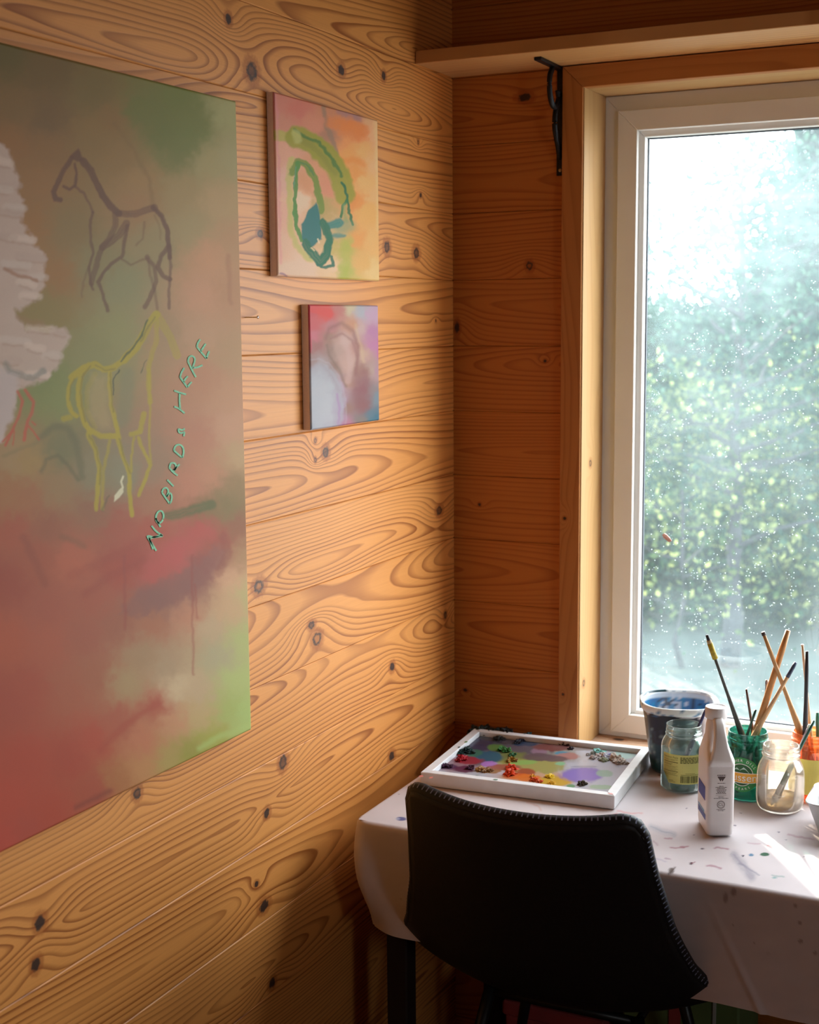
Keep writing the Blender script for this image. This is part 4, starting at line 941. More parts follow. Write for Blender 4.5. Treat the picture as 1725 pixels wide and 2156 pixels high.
pp.fill((176, 178, 188)); pp.ell(1020, 1566, 95, 30, (76, 76, 84), .9, .35); pp.ell(960, 1606, 60, 18, (128, 84, 96), .8, .4); pp.ell(1130, 1590, 90, 22, (128, 124, 104), .8, .4); pp.ell(1120, 1636, 80, 16, (190, 140, 86), .7, .4)
for cx_, cy_, rx, ry, c in ((1010, 1590, 40, 20, (90, 90, 96)), (1096, 1572, 70, 20, (80, 72, 82)), (1030, 1560, 60, 12, (72, 72, 76)), (1073, 1594, 45, 12, (104, 110, 58)), (1111, 1612, 66, 16, (146, 146, 76)), (1149, 1613, 48, 15, (150, 146, 88)), (1010, 1568, 27, 13, (58, 52, 76)),
        (1027, 1594, 32, 12, (40, 84, 106)), (1000, 1586, 16, 8, (60, 104, 84)), (1045, 1574, 16, 7, (86, 120, 60)), (985, 1601, 32, 8, (142, 44, 56)), (1031, 1609, 16, 6, (162, 112, 184)), (942, 1614, 24, 6, (80, 44, 76)), (978, 1619, 22, 7, (92, 44, 70)), (1060, 1616, 34, 7, (150, 84, 70)), (1107, 1627, 22, 9, (150, 74, 54)),
        (1136, 1582, 18, 7, (132, 106, 122)), (1165, 1573, 38, 8, (108, 62, 58)), (1184, 1586, 14, 4, (74, 132, 154)), (1132, 1594, 36, 8, (92, 76, 80)), (1197, 1592, 24, 7, (162, 116, 110)), (1170, 1598, 26, 6, (100, 84, 86)), (1085, 1634, 26, 6, (196, 96, 46)), (1112, 1638, 28, 7, (204, 112, 48)), (1168, 1645, 36, 11, (192, 156, 48)),
        (1227, 1631, 46, 15, (128, 112, 178)), (1227, 1632, 40, 11, (134, 118, 186)), (1274, 1628, 18, 8, (148, 172, 156)), (1270, 1657, 28, 5, (150, 172, 150)), (1308, 1590, 30, 8, (168, 198, 192)), (1202, 1655, 9, 3.4, (104, 150, 108)), (1180, 1608, 12, 4, (130, 180, 140)), (1100, 1605, 30, 5, (130, 165, 90)), (1230, 1614, 30, 2, (150, 152, 166)), (1070, 1560, 30, 6, (60, 56, 66)), (1105, 1566, 24, 5, (50, 62, 84)), (1225, 1576, 26, 5, (150, 140, 136)),
        (1040, 1624, 20, 5, (150, 110, 70)), (1060, 1628, 14, 4, (186, 180, 188))):
    pp.ell(cx_, cy_, rx, ry, c, 0.92, .22, 0, .3)
M_pal = attr_mat('palette_glass_paint', 0.22, 0, 100, 0.10)
link('glass_plate', grid_mesh('glass_plate', A, pp.out()), M_pal, pal)
box('back_board', (-1, -1, -1), (1, 1, 1), M_frame, None)
bb_ = bpy.data.objects['back_board']
bb_.data.transform(Matrix(((ux[0] * (hw - .004), uy[0] * (hh_ - .004), 0, pc_[0]), (ux[1] * (hw - .004), uy[1] * (hh_ - .004), 0, pc_[1]), (0, 0, 0.006, zb + 0.0068), (0, 0, 0, 1))))
bb_.parent = pal; bb_.matrix_parent_inverse = Matrix.Translation(-Vector(pal.location))
def dab(px, py, rpx, col, hgt=0.7, seed=0):
    c_ = at(px, py, 2, zg); rr = rpx / 118.0 * 0.122
    bm = bmesh.new(); bmesh.ops.create_icosphere(bm, subdivisions=4, radius=1.0)
    rs = np.random.RandomState(seed); D = rs.randn(9, 3); D /= np.linalg.norm(D, axis=1)[:, None]; ph0 = rs.rand(9) * 6
    for vv in bm.verts:
        q = np.array(vv.co); n_ = sum(math.sin(float(q @ D[i]) * (3.5 + i * 1.1) + ph0[i]) for i in range(9)) * 0.10
        n_ += (abs(math.sin(float(q @ D[0]) * 8 + 2 * math.sin(float(q @ D[2]) * 6) + ph0[1])) - .5) * 0.42 + (abs(math.sin(float(q @ D[3]) * 13 + ph0[4])) - .5) * .22
        s_ = 1 + n_
        vv.co = Vector((q[0] * rr * s_, q[1] * rr * s_ * 1.25, max(q[2] * rr * s_ * hgt, -0.0002) if True else 0))
    me = bmesh_done(bm, 'paint_dab', False)
    me.transform(Matrix.Translation(Vector(c_)))
    key = 'paint_' + '_'.join(str(int(q)) for q in col)
    mt = bpy.data.materials.get(key) or plain(key, tuple(np.clip(lin(col) * 0.9, 0.004, .8)), 0.45, var=0.35, scale=260, spec=0.15)
    o = link('paint_dab', me, mt, pal); return o
DABS = [(1004, 1543, 13, (34, 36, 32)), (1020, 1542, 15, (36, 38, 34)), (1040, 1545, 12, (34, 36, 32)), (1058, 1546, 14, (36, 36, 36)), (1070, 1548, 9, (34, 36, 32)), (1111, 1553, 9, (34, 66, 74)), (1099, 1560, 6, (38, 36, 50)), (1090, 1564, 6, (34, 34, 44)), (1050, 1557, 8, (40, 40, 38)), (1186, 1565, 9, (58, 18, 24)), (1196, 1568, 7, (52, 18, 24)),
        (1202, 1577, 5, (40, 26, 32)), (969, 1586, 8, (26, 48, 46)), (980, 1582, 9, (24, 44, 44)), (992, 1585, 7, (30, 50, 48)), (1058, 1579, 7, (42, 92, 34)), (1068, 1582, 7, (46, 96, 40)), (1080, 1590, 6, (40, 88, 52)), (972, 1600, 9, (156, 24, 36)), (1076, 1602, 7, (136, 98, 30)), (1085, 1602, 5, (120, 84, 40)), (1014, 1622, 7, (132, 88, 40)), (1024, 1624, 7, (124, 84, 44)), (1034, 1623, 5, (120, 80, 46)),
        (1078, 1619, 8, (196, 54, 22)), (1074, 1630, 9, (208, 66, 24)), (1126, 1643, 6, (206, 78, 30)), (1136, 1647, 5, (206, 84, 36)), (1122, 1636, 4, (216, 150, 40)), (1158, 1636, 6, (222, 186, 40)), (1162, 1650, 5, (212, 160, 40)), (1226, 1652, 7, (66, 54, 46)), (1251, 1588, 7, (170, 176, 170)), (1261, 1586, 9, (120, 180, 172)), (1268, 1594, 9, (206, 196, 196)), (1278, 1596, 8, (180, 178, 190)),
        (1284, 1592, 5, (108, 80, 168)), (1296, 1599, 10, (208, 192, 178)), (1305, 1606, 9, (210, 198, 188)), (1318, 1608, 5, (190, 184, 182)), (1250, 1597, 6, (190, 180, 178)), (935, 1614, 7, (64, 32, 58)), (947, 1615, 5, (60, 30, 52)), (990, 1618, 6, (66, 28, 52)), (1240, 1590, 4, (184, 180, 180)), (1272, 1602, 6, (150, 156, 130))]
for i, d in enumerate(DABS): dab(*d, 0.75, i)

# ================================================================== JARS, BOTTLES AND BRUSHES
def base_at(px, py, r):
    """centre of a round foot whose nearest point on the cloth shows at the pixel"""
    p = at(px, py, 2, T + 0.001); return np.array([p[0] + FH[0] * r, p[1] + FH[1] * r, T + 0.001])
def jar(name, label, c, prof_out, th, mat, cat='jar', film=None):
    root = empty(name, tuple(c), label, cat)
    P = prof_out; inn = [(max(r - th, 0.0004), z) for r, z in reversed(P) if z > th * 1.2]
    full = [(0.0004, 0.0)] + P + inn + [(0.0004, th * 1.2)]
    o = link('glass_body', lathe('glass_body', full, 56), mat); o.parent = root
    return root
def smooth2(pts, n=5): return [(q.x, q.y) for q in smoothpts([(a, b_, 0) for a, b_ in pts], n)]
def wrap(root, name, v2, f2, R, ang0, zc, mat, lift=0.0006):
    """put flat artwork (s, z) round a cylinder of radius R about the jar axis, centred on angle ang0"""
    v = []
    for s_, z_ in v2:
        a = ang0 + s_ / R; v.append(((R + lift) * math.cos(a), (R + lift) * math.sin(a), zc + z_))
    o = link(name, mesh(name, v, f2), mat); o.parent = root; return o
def gridquad(x0, x1, y0, y1, n=10):
    v = [(x0 + (x1 - x0) * i / n, y) for i in range(n + 1) for y in (y0, y1)]
    return v, [(2 * i, 2 * i + 2, 2 * i + 3, 2 * i + 1) for i in range(n)]
def merge(lst):
    V = []; F = []
    for v, f in lst:
        b_ = len(V); V += list(v); F += [tuple(b_ + i for i in q) for q in f]
    return V, F
def toward(c): return math.atan2(CC[1] - c[1], CC[0] - c[0])
M_black = plain('print_black', (0.03, 0.03, 0.03), 0.6); M_wht = plain('print_white', (0.82, 0.82, 0.80), 0.6)

# --- paint-crusted plastic tub
tubc = base_at(1440, 1637, 0.056)
def tub_ring(r, z, n=64, rot=0.35, sup=2.7):
    out = []
    for i in range(n):
        a = 2 * PI * i / n; d = (abs(math.cos(a)) ** sup + abs(math.sin(a)) ** sup) ** (-1 / sup)
        out.append((1.07 * r * d * math.cos(a + rot), 1.07 * r * d * math.sin(a + rot), z * 1.04))
    return out
tu = empty('plastic_tub', tuple(tubc), 'white plastic tub crusted with dark blue and teal paint', 'tub')
rings = [tub_ring(0.0006, 0.0), tub_ring(.044, 0.0), tub_ring(.0485, 0.006), tub_ring(.054, 0.045), tub_ring(.060, 0.09), tub_ring(.0635, 0.112), tub_ring(.0650, 0.126),
         tub_ring(.0630, 0.126), tub_ring(.0585, 0.09), tub_ring(.050, 0.03), tub_ring(.046, 0.004), tub_ring(0.0006, 0.003)]
# refine rings
def refine(R, n):
    out = []
    for a, b_ in zip(R[:-1], R[1:]):
        for j in range(n): out.append([tuple(np.array(p) * (1 - j / n) + np.array(q) * (j / n)) for p, q in zip(a, b_)])
    out.append(R[-1]); return out
meb = loft('tub_wall', refine(rings, 9), False)
V = np.array([v_.co[:] for v_ in meb.vertices]); an = np.arctan2(V[:, 1], V[:, 0]); hz = V[:, 2]
ca = toward(tubc); da_ = (an - ca + PI) % (2 * PI) - PI           # 0 faces the camera, negative = photo left... see below
nz1 = fbm(an * 3 + 9, hz * 40, 2); nz2 = fbm(an * 9 + 20, hz * 130, 7); nz3 = fbm(an * 20 + 20, hz * 30, 9)
rad = np.hypot(V[:, 0], V[:, 1]); inner = (np.arange(len(V)) // 64) >= 9 * 7
white = lin((205, 200, 205)); c = np.tile(white, (len(V), 1))
def lay(mask, col):
    global c
    mk = np.clip(mask, 0, 1)[:, None]; c = c * (1 - mk) + lin(col)[None] * mk
up = hz + 0.020 * (nz1 - 0.5)
side = np.clip((da_ + 0.75 + 0.5 * (nz2 - .5)) * 4, 0, 1) * 0 + 1
clear_r = np.clip((da_ - 0.55 + 0.5 * (nz1 - 0.5)) * 5, 0, 1)      # cleaner wall on one side
lay((up < 0.117) * (1 - clear_r) * 0.98, (28, 30, 44)); lay((up < 0.117) * clear_r * 0.5, (150, 120, 110))
lay((up < 0.060) * 0.85, (48, 84, 104)); lay((up < 0.095) * (nz3 > 0.56) * 0.6, (60, 70, 92)); lay((up < 0.022) * 0.9, (22, 62, 66)); lay((hz < .075) * (nz2 > .58) * .5, (96, 128, 140))
lay((abs(da_ - 0.05) < 0.42) * (hz > 0.078) * (hz < 0.112) * (nz1 > 0.3) * 0.85, (24, 66, 84)); lay((nz2 > 0.72) * (hz < 0.11) * 0.6, (150, 170, 176))
lay((hz > 0.115) * (nz2 > 0.62) * 0.6, (60, 110, 150))
ci = inner.astype(float)
lay(ci * 1.0, (190, 186, 190)); lay(ci * (nz1 > 0.40) * 0.95, (24, 92, 140)); lay(ci * (nz2 > 0.60) * 0.9, (22, 28, 48)); lay(ci * (nz3 > 0.62) * .8, (30, 120, 160)); lay(ci * (hz > 0.121) * 0.8, (200, 205, 210))
set_col(meb, np.clip(c * 1.2, 0.004, 0.85))
M_tub = attr_mat('crusted_plastic', 0.32, 0, 100, 0.5)
o = link('tub_wall', meb, M_tub); o.parent = tu
rimr = loft('rim', [tub_ring(.0640, 0.117), tub_ring(.0668, 0.1165), tub_ring(.0682, 0.121), tub_ring(.0690, 0.1285), tub_ring(.0672, 0.1305), tub_ring(.0640, 0.1295), tub_ring(.0632, 0.124), tub_ring(.0640, 0.117)], False)
V = np.array([v_.co[:] for v_ in rimr.vertices]); an = np.arctan2(V[:, 1], V[:, 0])
nq = fbm(an * 8 + 30, V[:, 2] * 300, 5); cc = np.tile(lin((214, 220, 224)), (len(V), 1))
dr = (an - ca + PI) % (2 * PI) - PI
mk = (nq > 0.66)[:, None]; cc = np.where(mk, lin((60, 110, 150)), cc)
mk = ((np.abs(np.abs(dr) - 2.35) < 0.5) & (dr < 0) & (nq > .35))[:, None]; cc = np.where(mk, lin((14, 48, 56)), cc)
set_col(rimr, np.clip(cc * 1.25, .004, .9)); o = link('rim', rimr, M_tub); o.parent = tu
pk = link('handle_peg', lathe('handle_peg', [(0.0003, -.006), (.004, -.005), (.0052, 0), (.004, .005), (.0003, .006)], 16), plain('white_peg', (0.8, 0.82, 0.84), 0.4)); pk.parent = tu
la_ = ca - 1.75; pk.location = (0.0655 * math.cos(la_), 0.0655 * math.sin(la_), 0.112)

# --- jar with yellow-green label
M_gl1 = glassy('cloudy_jar_glass', (0.86, 0.92, 0.89), 0.8, (0.45, 0.50, 0.47), 0.13, 26)
c1 = base_at(1447, 1672, 0.040)
j1 = jar('label_jar', 'cloudy glass jar with a peeling yellow-green nutrition label', c1, smooth2([(.034, 0.0), (.0385, .003), (.0402, .010), (.0402, .070), (.0395, .084), (.0345, .095), (.0318, .099), (.0330, .101), (.0330, .104), (.0316, .106), (.0322, .109), (.0316, .112), (.0316, .119)], 4), 0.0022, M_gl1)
M_wat = glassy('murky_water', (0.55, 0.72, 0.70), 0.6, (0.22, 0.34, 0.34), 0.3, 12)
o = link('murky_water', lathe('murky_water', [(.0004, .003), (.0365, .003), (.0378, .010), (.0378, .028), (.0004, .028)], 48), M_wat); o.parent = j1
M_ylab = plain('yellow_green_paper', tuple(lin((196, 192, 112))), 0.7)
a1 = toward(c1)
L0, L1, B0, B1 = -0.041, 0.041, -0.026, 0.028
zc1 = 0.044
v, f = gridquad(L0, L1, B0, B1, 24)
v[0] = (L0 + .012, B0); v[2] = (L0 + 0.014, B0)
v[0] = (L0 + .001, B0 + .020)
# peeled lower corner: cut it away
v = [(L0, B0 + .020), (L0, B1), (L0 + .014, B0 - .0), (L0 + .014, B1)] + gridquad(L0 + .014, L1, B0, B1, 20)[0]
f = [(0, 2, 3, 1)] + [tuple(4 + i for i in q) for q in gridquad(0, 1, 0, 1, 20)[1]]
lab1 = wrap(j1, 'paper_label', v, f, .0404, a1, zc1, M_ylab)
pv = [(L0, B0 + .020), (L0 + .014, B0), (L0 + .0125, B0 + .014)]
vv = []
for (s_, z_), lf in zip(pv, (0.001, 0.001, 0.007)):
    a = a1 + s_ / .0404; vv.append(((.0404 + lf) * math.cos(a), (.0404 + lf) * math.sin(a), zc1 + z_))
o = link('curled_corner', mesh('curled_corner', vv, [(0, 1, 2)]), plain('white_paper', (.75, .75, .72), .8)); o.parent = lab1
art = []
def hline(x0, x1, y, h): art.append(gridquad(x0, x1, y - h / 2, y + h / 2, 4))
tv, tf = text_mesh('Nutrition Facts', 0.0048); art.append(([(x - 0.0235, y + .0225) for x, y, _ in tv], tf))
for i, (y, h, e_) in enumerate(((.0185, .0005, 0), (.0165, .0005, -.006), (.0135, .0012, 0), (.0105, .0006, -.010), (.0085, .0007, -.012), (.0060, .0004, 0), (.0040, .0005, -.004), (.0015, .0004, 0), (-.001, .0005, -.003), (-.0035, .0011, 0), (-.0065, .0005, -.002), (-.0085, .0005, -.004), (-.0105, .0005, 0), (-.0205, .0008, -.008), (-.0230, .0006, -.004))):
    hline(-.038 + (.012 if y < -.015 else 0), -.009 + e_, y, h)
rs = random.Random(3)
for i in range(5):
    y = .0235 - i * .0024; x = -.005
    while x < .036:
        w_ = rs.uniform(.002, .007); art.append(gridquad(x, min(x + w_, .037), y - .0007, y + .0007, 2)); x += w_ + .0010
hline(.004, .022, -.006, .0006); hline(-.004, .03, -.0085, .0007)
x = -.004
while x < .028:
    w_ = rs.choice((.0005, .0009, .0014)); art.append(([(x, -.0235), (x + w_, -.0235), (x + w_, -.0105), (x, -.0105)], [(0, 1, 2, 3)])); x += w_ + rs.choice((.0005, .0008, .0013))
V_, F_ = merge(art)
wrap(lab1, 'label_print', V_, F_, .0404, a1, zc1, plain('olive_print', tuple(lin((74, 74, 20))), .7), 0.0010)

# --- green-stained pickle jar
M_gl2 = glassy('green_stained_glass', (0.22, 0.52, 0.45), 0.5, (0.04, 0.22, 0.17), 0.20, 60)
c2 = base_at(1583, 1690, 0.0375)
j2 = jar('pickle_jar', 'green-stained pickle jar with a round green label, full of brushes', c2, smooth2([(.033, 0.0), (.0365, .003), (.0375, .010), (.0375, .086), (.0365, .096), (.0345, .102), (.0362, .1045), (.0362, .108), (.0345, .110), (.0352, .113), (.0345, .116), (.0350, .121)], 4), 0.0022, M_gl2)
a2 = toward(c2) - 0.26
R2 = .0376
def disc2(cx_, cy_, rx, ry, r_in=0.0, n=40):
    if r_in == 0: return [(cx_ + rx * math.cos(2 * PI * i / n), cy_ + ry * math.sin(2 * PI * i / n)) for i in range(n)], [tuple(range(n))]
    v = [(cx_ + q * rx * math.cos(2 * PI * i / n), cy_ + q * ry * math.sin(2 * PI * i / n)) for i in range(n) for q in (r_in, 1)]
    return v, [(2 * i, 2 * i + 1, (2 * i + 3) % (2 * n), (2 * i + 2) % (2 * n)) for i in range(n)]
zc2 = 0.050
def disc_rings(rx, n=40, m_=6):
    v = [(0, 0)]; f = []
    for j in range(1, m_ + 1):
        for i in range(n): v.append((rx * j / m_ * math.cos(2 * PI * i / n), rx * j / m_ * math.sin(2 * PI * i / n)))
    for i in range(n): f.append((0, 1 + i, 1 + (i + 1) % n))
    for j in range(m_ - 1):
        for i in range(n): f.append((1 + j * n + i, 1 + (j + 1) * n + i, 1 + (j + 1) * n + (i + 1) % n, 1 + j * n + (i + 1) % n))
    return v, f
lab2 = wrap(j2, 'label_band', *gridquad(-.058, .058, -.020, .017, 40), R2, a2, zc2, plain('label_dark_green', tuple(lin((30, 62, 34))), .5), 0.0005)
wrap(lab2, 'badge', *disc_rings(.0315), R2, a2, zc2, plain('label_green', tuple(lin((52, 140, 74))), .5), 0.0009)
wrap(lab2, 'badge_centre', *disc_rings(.0195), R2, a2, zc2, plain('label_deep', tuple(lin((34, 88, 44))), .5), 0.0012)
wrap(lab2, 'badge_ring', *disc2(0, 0, .0203, .0203, .95), R2, a2, zc2, M_wht, 0.0014)
wrap(lab2, 'mountain', [(-.019, .002), (-.012, .009), (-.008, .0125), (-.003, .0085), (.0, .0105), (.004, .0145), (.008, .011), (.013, .005), (.017, .001)], [tuple(range(9))], R2, a2, zc2, plain('label_mist', tuple(lin((176, 204, 190))), .5), 0.0015)
def band(y0f, y1f, x0, x1, n=30): 
    v = []; 
    for i in range(n + 1):
        x_ = x0 + (x1 - x0) * i / n; v += [(x_, y0f(x_)), (x_, y1f(x_))]
    return v, [(2 * i, 2 * i + 2, 2 * i + 3, 2 * i + 1) for i in range(n)]
wrap(lab2, 'banner_edge', *band(lambda x_: -.0150 + 1.6 * x_ * x_, lambda x_: .0040 - 1.0 * x_ * x_, -.040, .030), R2, a2, zc2, M_wht, 0.0017)
wrap(lab2, 'banner', *band(lambda x_: -.0138 + 1.6 * x_ * x_, lambda x_: .0030 - 1.0 * x_ * x_, -.040, .030), R2, a2, zc2, plain('label_orange', tuple(lin((232, 170, 62))), .5), 0.0020)
tv, tf = text_mesh('Claussen', 0.0190)
mx_ = max(q[0] for q in tv)
wrap(lab2, 'banner_text', [(x - mx_ + .026, y - .0052) for x, y, _ in tv], tf, R2, a2, zc2, M_wht, 0.0024)
def arc_text(s, r, a0, step, size, flip=False):
    parts = []
    for i, chx in enumerate(s):
        if chx == ' ': continue
        tv, tf = text_mesh(chx, size); a = a0 + (step * i if flip else -step * i); ro = (a + PI / 2) if flip else (a - PI / 2)
        parts.append(([(r * math.cos(a) + x * math.cos(ro) - y * math.sin(ro), r * math.sin(a) + x * math.sin(ro) + y * math.cos(ro)) for x, y, _ in tv], tf))
    return merge(parts)
wrap(lab2, 'arc_text', *arc_text('KOSHER DILL', .0258, PI / 2 + 1.02, .205, .0068), R2, a2, zc2, M_wht, 0.0016)
wrap(lab2, 'arc_text', *arc_text('SPEARS', .0260, 1.5 * PI - .55, .22, .0058, True), R2, a2, zc2, M_wht, 0.0016)

# --- mason jar
M_gl3 = glassy('whitish_mason_glass', (0.95, 0.93, 0.90), 0.8, (0.74, 0.66, 0.58), 0.20, 22, 0.03)
c3 = base_at(1655, 1719, 0.040)
j3 = jar('mason_jar', 'clear mason jar with whitish paint film and one brush leaning inside', c3, smooth2([(.031, 0.0), (.0365, .004), (.0402, .013), (.0412, .030), (.0408, .060), (.0385, .076), (.0335, .087), (.0315, .091), (.0312, .095), (.0330, .098), (.0330, .101), (.0312, .1035), (.0318, .107), (.0312, .110), (.0312, .115)], 4), 0.0024, M_gl3)
M_wat2 = glassy('beige_water', (0.80, 0.66, 0.44), 0.6, (0.62, 0.50, 0.34), 0.45, 14)
o = link('beige_water', lathe('beige_water', [(.0004, .004), (.034, .004), (.0372, .012), (.0382, .022), (.0004, .022)], 48), M_wat2); o.parent = j3
# --- orange jar at the frame's side
M_gl4 = glassy('orange_stained_glass', (0.95, 0.58, 0.36), 0.6, (0.70, 0.25, 0.10), 0.26, 30)
p4 = at(1712, 1540, 2, T + 0.122); c4_ = np.array([p4[0], p4[1], T + 0.001])
j4 = jar('orange_jar', 'orange-stained glass jar with a blank yellow label behind the mason jar', c4_, smooth2([(.034, 0.0), (.0375, .003), (.0385, .010), (.0385, .086), (.0375, .096), (.0350, .102), (.0368, .1045), (.0368, .108), (.0350, .110), (.0358, .113), (.0350, .116), (.0352, .121)], 4), 0.0022, M_gl4)
lab4 = wrap(j4, 'paper_label', *gridquad(-.07, .07, -.034, .030, 40), .0386, toward(c4_), .050, plain('yellow_paper', tuple(lin((206, 190, 96))), .7))
wrap(lab4, 'label_print', *gridquad(-.024, -.014, -.016, .010, 4), .0386, toward(c4_), .050, plain('mauve_print', tuple(lin((180, 150, 150))), .7), 0.0010)

# --- white jug
M_jug = plain('white_polyethylene', (0.80, 0.77, 0.76), 0.42, var=0.03, scale=8)
M_jug.node_tree.nodes['Principled BSDF'].inputs['Subsurface Weight'].default_value = 0.12
M_jug.node_tree.nodes['Principled BSDF'].inputs['Subsurface Radius'].default_value = (0.02, 0.015, 0.012)
fl_ = at(1487, 1762, 2, T + .001); fr_ = at(1541, 1767, 2, T + .001)
wj = 0.046; dj = 0.078
jd = fr_ - fl_; ja = 0.46
mid = fl_ + np.array([math.cos(ja), math.sin(ja), 0]) * wj / 2; jn = np.array([-math.sin(ja), math.cos(ja), 0])
jc = mid + jn * (dj / 2 - 0.002); jc[2] = T + .001
jg = empty('white_jug', tuple(jc), 'white plastic jug with handle and cap and small printed marks', 'jug'); jg.rotation_euler = (0, 0, ja)
hx, hy = wj / 2, dj / 2
JH = 0.130
prof_j = [(hx * .55, hy * .6, .004, 0.002, 0), (hx - .006, hy - .006, .006, 0, 0), (hx - .002, hy - .002, .007, .003, 0), (hx - .001, hy - .001, .008, .012, 0), (hx - .001, hy - .001, .008, .020, 0), (hx, hy, .008, .024, 0), (hx, hy, .008, JH - .004, 0), (hx - .0005, hy - .0008, .008, JH, 0),
          (hx - .004, hy - .012, .009, JH + .014, .010), (hx - .0075, hy - .022, .010, JH + .030, .014), (.0155, .0175, .0145, JH + .047, .012), (.0148, .0150, .0146, JH + .056, .010), (.0148, .0150, .0146, JH + .064, .010)]
# ends: the neck sits a little behind the middle, the handle slopes down to the near face
rg = [rrect(a, b_, min(r_, a - .0002, b_ - .0002), z_, 6, 0, cy_) for a, b_, r_, z_, cy_ in prof_j]
o = link('body', loft('body', rg), M_jug); o.parent = jg
hl = [(-hy + .004, JH - .010, hx - .002, .006), (-hy + .0055, JH + .002, hx - .0050, .0062), (-hy + .010, JH + .018, .0130, .006), (-hy + .017, JH + .038, .0100, .0058), (-hy + .0255, JH + .052, .0090, .0058), (-hy + .033, JH + .0585, .0085, .0058), (-hy + .046, JH + .058, .0085, .0055)]
rg = []
for i, (yy, zz, ww_, tt) in enumerate(hl):
    y2, z2 = hl[min(i + 1, len(hl) - 1)][:2]; y1, z1 = hl[max(i - 1, 0)][:2]; t_ = Vector((0, y2 - y1, z2 - z1)).normalized(); n_ = Vector((0, -t_.z, t_.y))
    ring = []
    for a_, b_, _ in rrect(ww_, tt, min(ww_, tt) * 0.75, 0, 4): ring.append(tuple(Vector((a_, yy, zz)) + n_ * b_))
    rg.append(ring)
o = link('handle', loft('handle', rg), M_jug); o.parent = jg
M_cap = plain('white_cap', (0.82, 0.80, 0.80), 0.4, var=0.03)
o = link('cap', lathe('cap', [(.0172, 0), (.0180, .0006), (.0182, .0175), (.0176, .0188), (.0158, .0191), (.0154, .0183), (.0004, .0183)], 48), M_cap); o.parent = jg; o.location = (0, .010, JH + .060); cap_ = o
em = []
for i in range(14):
    a = 2 * PI * i / 14
    em.append(strips([[(.0105 * math.cos(a), .0105 * math.sin(a)), (.013 * math.cos(a + .12), .013 * math.sin(a + .12))]], .0011, lambda x_, y_: (x_, y_, .0188)))
v, f = disc2(0, 0, .0085, .0085, .92, 30); em.append(([(x, y, .0188) for x, y in v], f))
V_, F_ = merge(em); q = link('embossing', mesh('embossing', V_, F_), plain('cap_grey', (.62, .60, .62), .5)); q.parent = cap_
M_prt = plain('print_brown', (0.09, 0.06, 0.055), .6)
fy_ = -hy - .0003
pr = []
def pq(x0, x1, z0, z1): pr.append(([(x0, fy_, z0), (x1, fy_, z0), (x1, fy_, z1), (x0, fy_, z1)], [(0, 1, 2, 3)]))
zl = 0.100
pr.append(([(-.0070, fy_, zl + .004), (.0070, fy_, zl + .004), (.0015, fy_, zl - .0045), (0, fy_, zl - .001), (-.0015, fy_, zl - .0045)], [(0, 3, 1), (0, 4, 3), (3, 2, 1)]))
rs = random.Random(5)
def scrib(zc, half, h):
    x = -half
    while x < half:
        w_ = rs.uniform(.0012, .0034); pq(x, min(x + w_, half), zc - h / 2, zc + h / 2); x += w_ + .0006
scrib(zl + .0062, .0072, .0012); scrib(zl - .0075, .0065, .0009)
for i, (dz_, hf) in enumerate(((-.0125, .0035), (-.0146, .0095), (-.0167, .0065), (-.0188, .0085), (-.0209, .0070), (-.0230, .0065), (-.0251, .0085), (-.0310, .0045), (-.0333, .0120))): scrib(zl + dz_, hf, .0010)
pq(-.009, .009, zl - .0284, zl - .0281)
for r0, r1 in ((.0058, .0066), (.0047, .0051)):
    v, f = disc2(0, 0, r1, r1, r0 / r1, 30); pr.append(([(x, fy_, z + zl - .0440) for x, z in v], f))
tv, tf = text_mesh('CL', .0068); pr.append(([(x, fy_, y + zl - .0440) for x, y, _ in tv], tf))
scrib(zl - .0525, .0075, .0009); scrib(zl - .0545, .0050, .0008)
V_, F_ = merge(pr); o = link('side_print', mesh('side_print', V_, F_), M_prt); o.parent = jg
M_blue = plain('label_blue', tuple(lin((60, 66, 150))), .5); M_cy = plain('label_cyan', tuple(lin((120, 170, 205))), .5)
xl = -hx - .0004
lb = lambda nm, y0, y1, z0, z1, mt: setattr(link(nm, mesh(nm, [(xl, y0, z0), (xl, y1, z0), (xl, y1, z1), (xl, y0, z1)], [(0, 1, 2, 3)]), mt), 'parent', jg)
lb('label_print', -hy + .014, hy - .014, .058, .082, M_blue); lb('label_foot', -hy + .008, hy - .014, .026, .036, M_blue); lb('label_sweep', -hy + .018, hy - .014, .0365, .040, M_cy)

# --- metal loaf pan at the frame's side
M_pan = plain('grey_tin', (0.50, 0.51, 0.52), 0.35, 0.35, var=0.05)
pq_ = at(1694, 1694, 2, T + .058)
pn = empty('loaf_pan', (pq_[0] + .13, pq_[1] + .062, T + .001), 'grey metal loaf pan with a rolled rim beside the mason jar', 'pan')
pr_ = []
for a, b_, z_ in ((.0005, .0005, 0), (.105, .040, 0), (.112, .0465, .002), (.128, .0605, .054), (.1295, .062, .057), (.1315, .064, .0572), (.1320, .0645, .0588), (.130, .0625, .060), (.127, .0595, .0585), (.1105, .045, .0035), (.104, .0385, .0018), (.0005, .0005, .0018)):
    pr_.append(rrect(a, b_, min(.022, a * .9, b_ * .9), z_, 6))
o = link('pan_wall', loft('pan_wall', pr_, False), M_pan); o.parent = pn

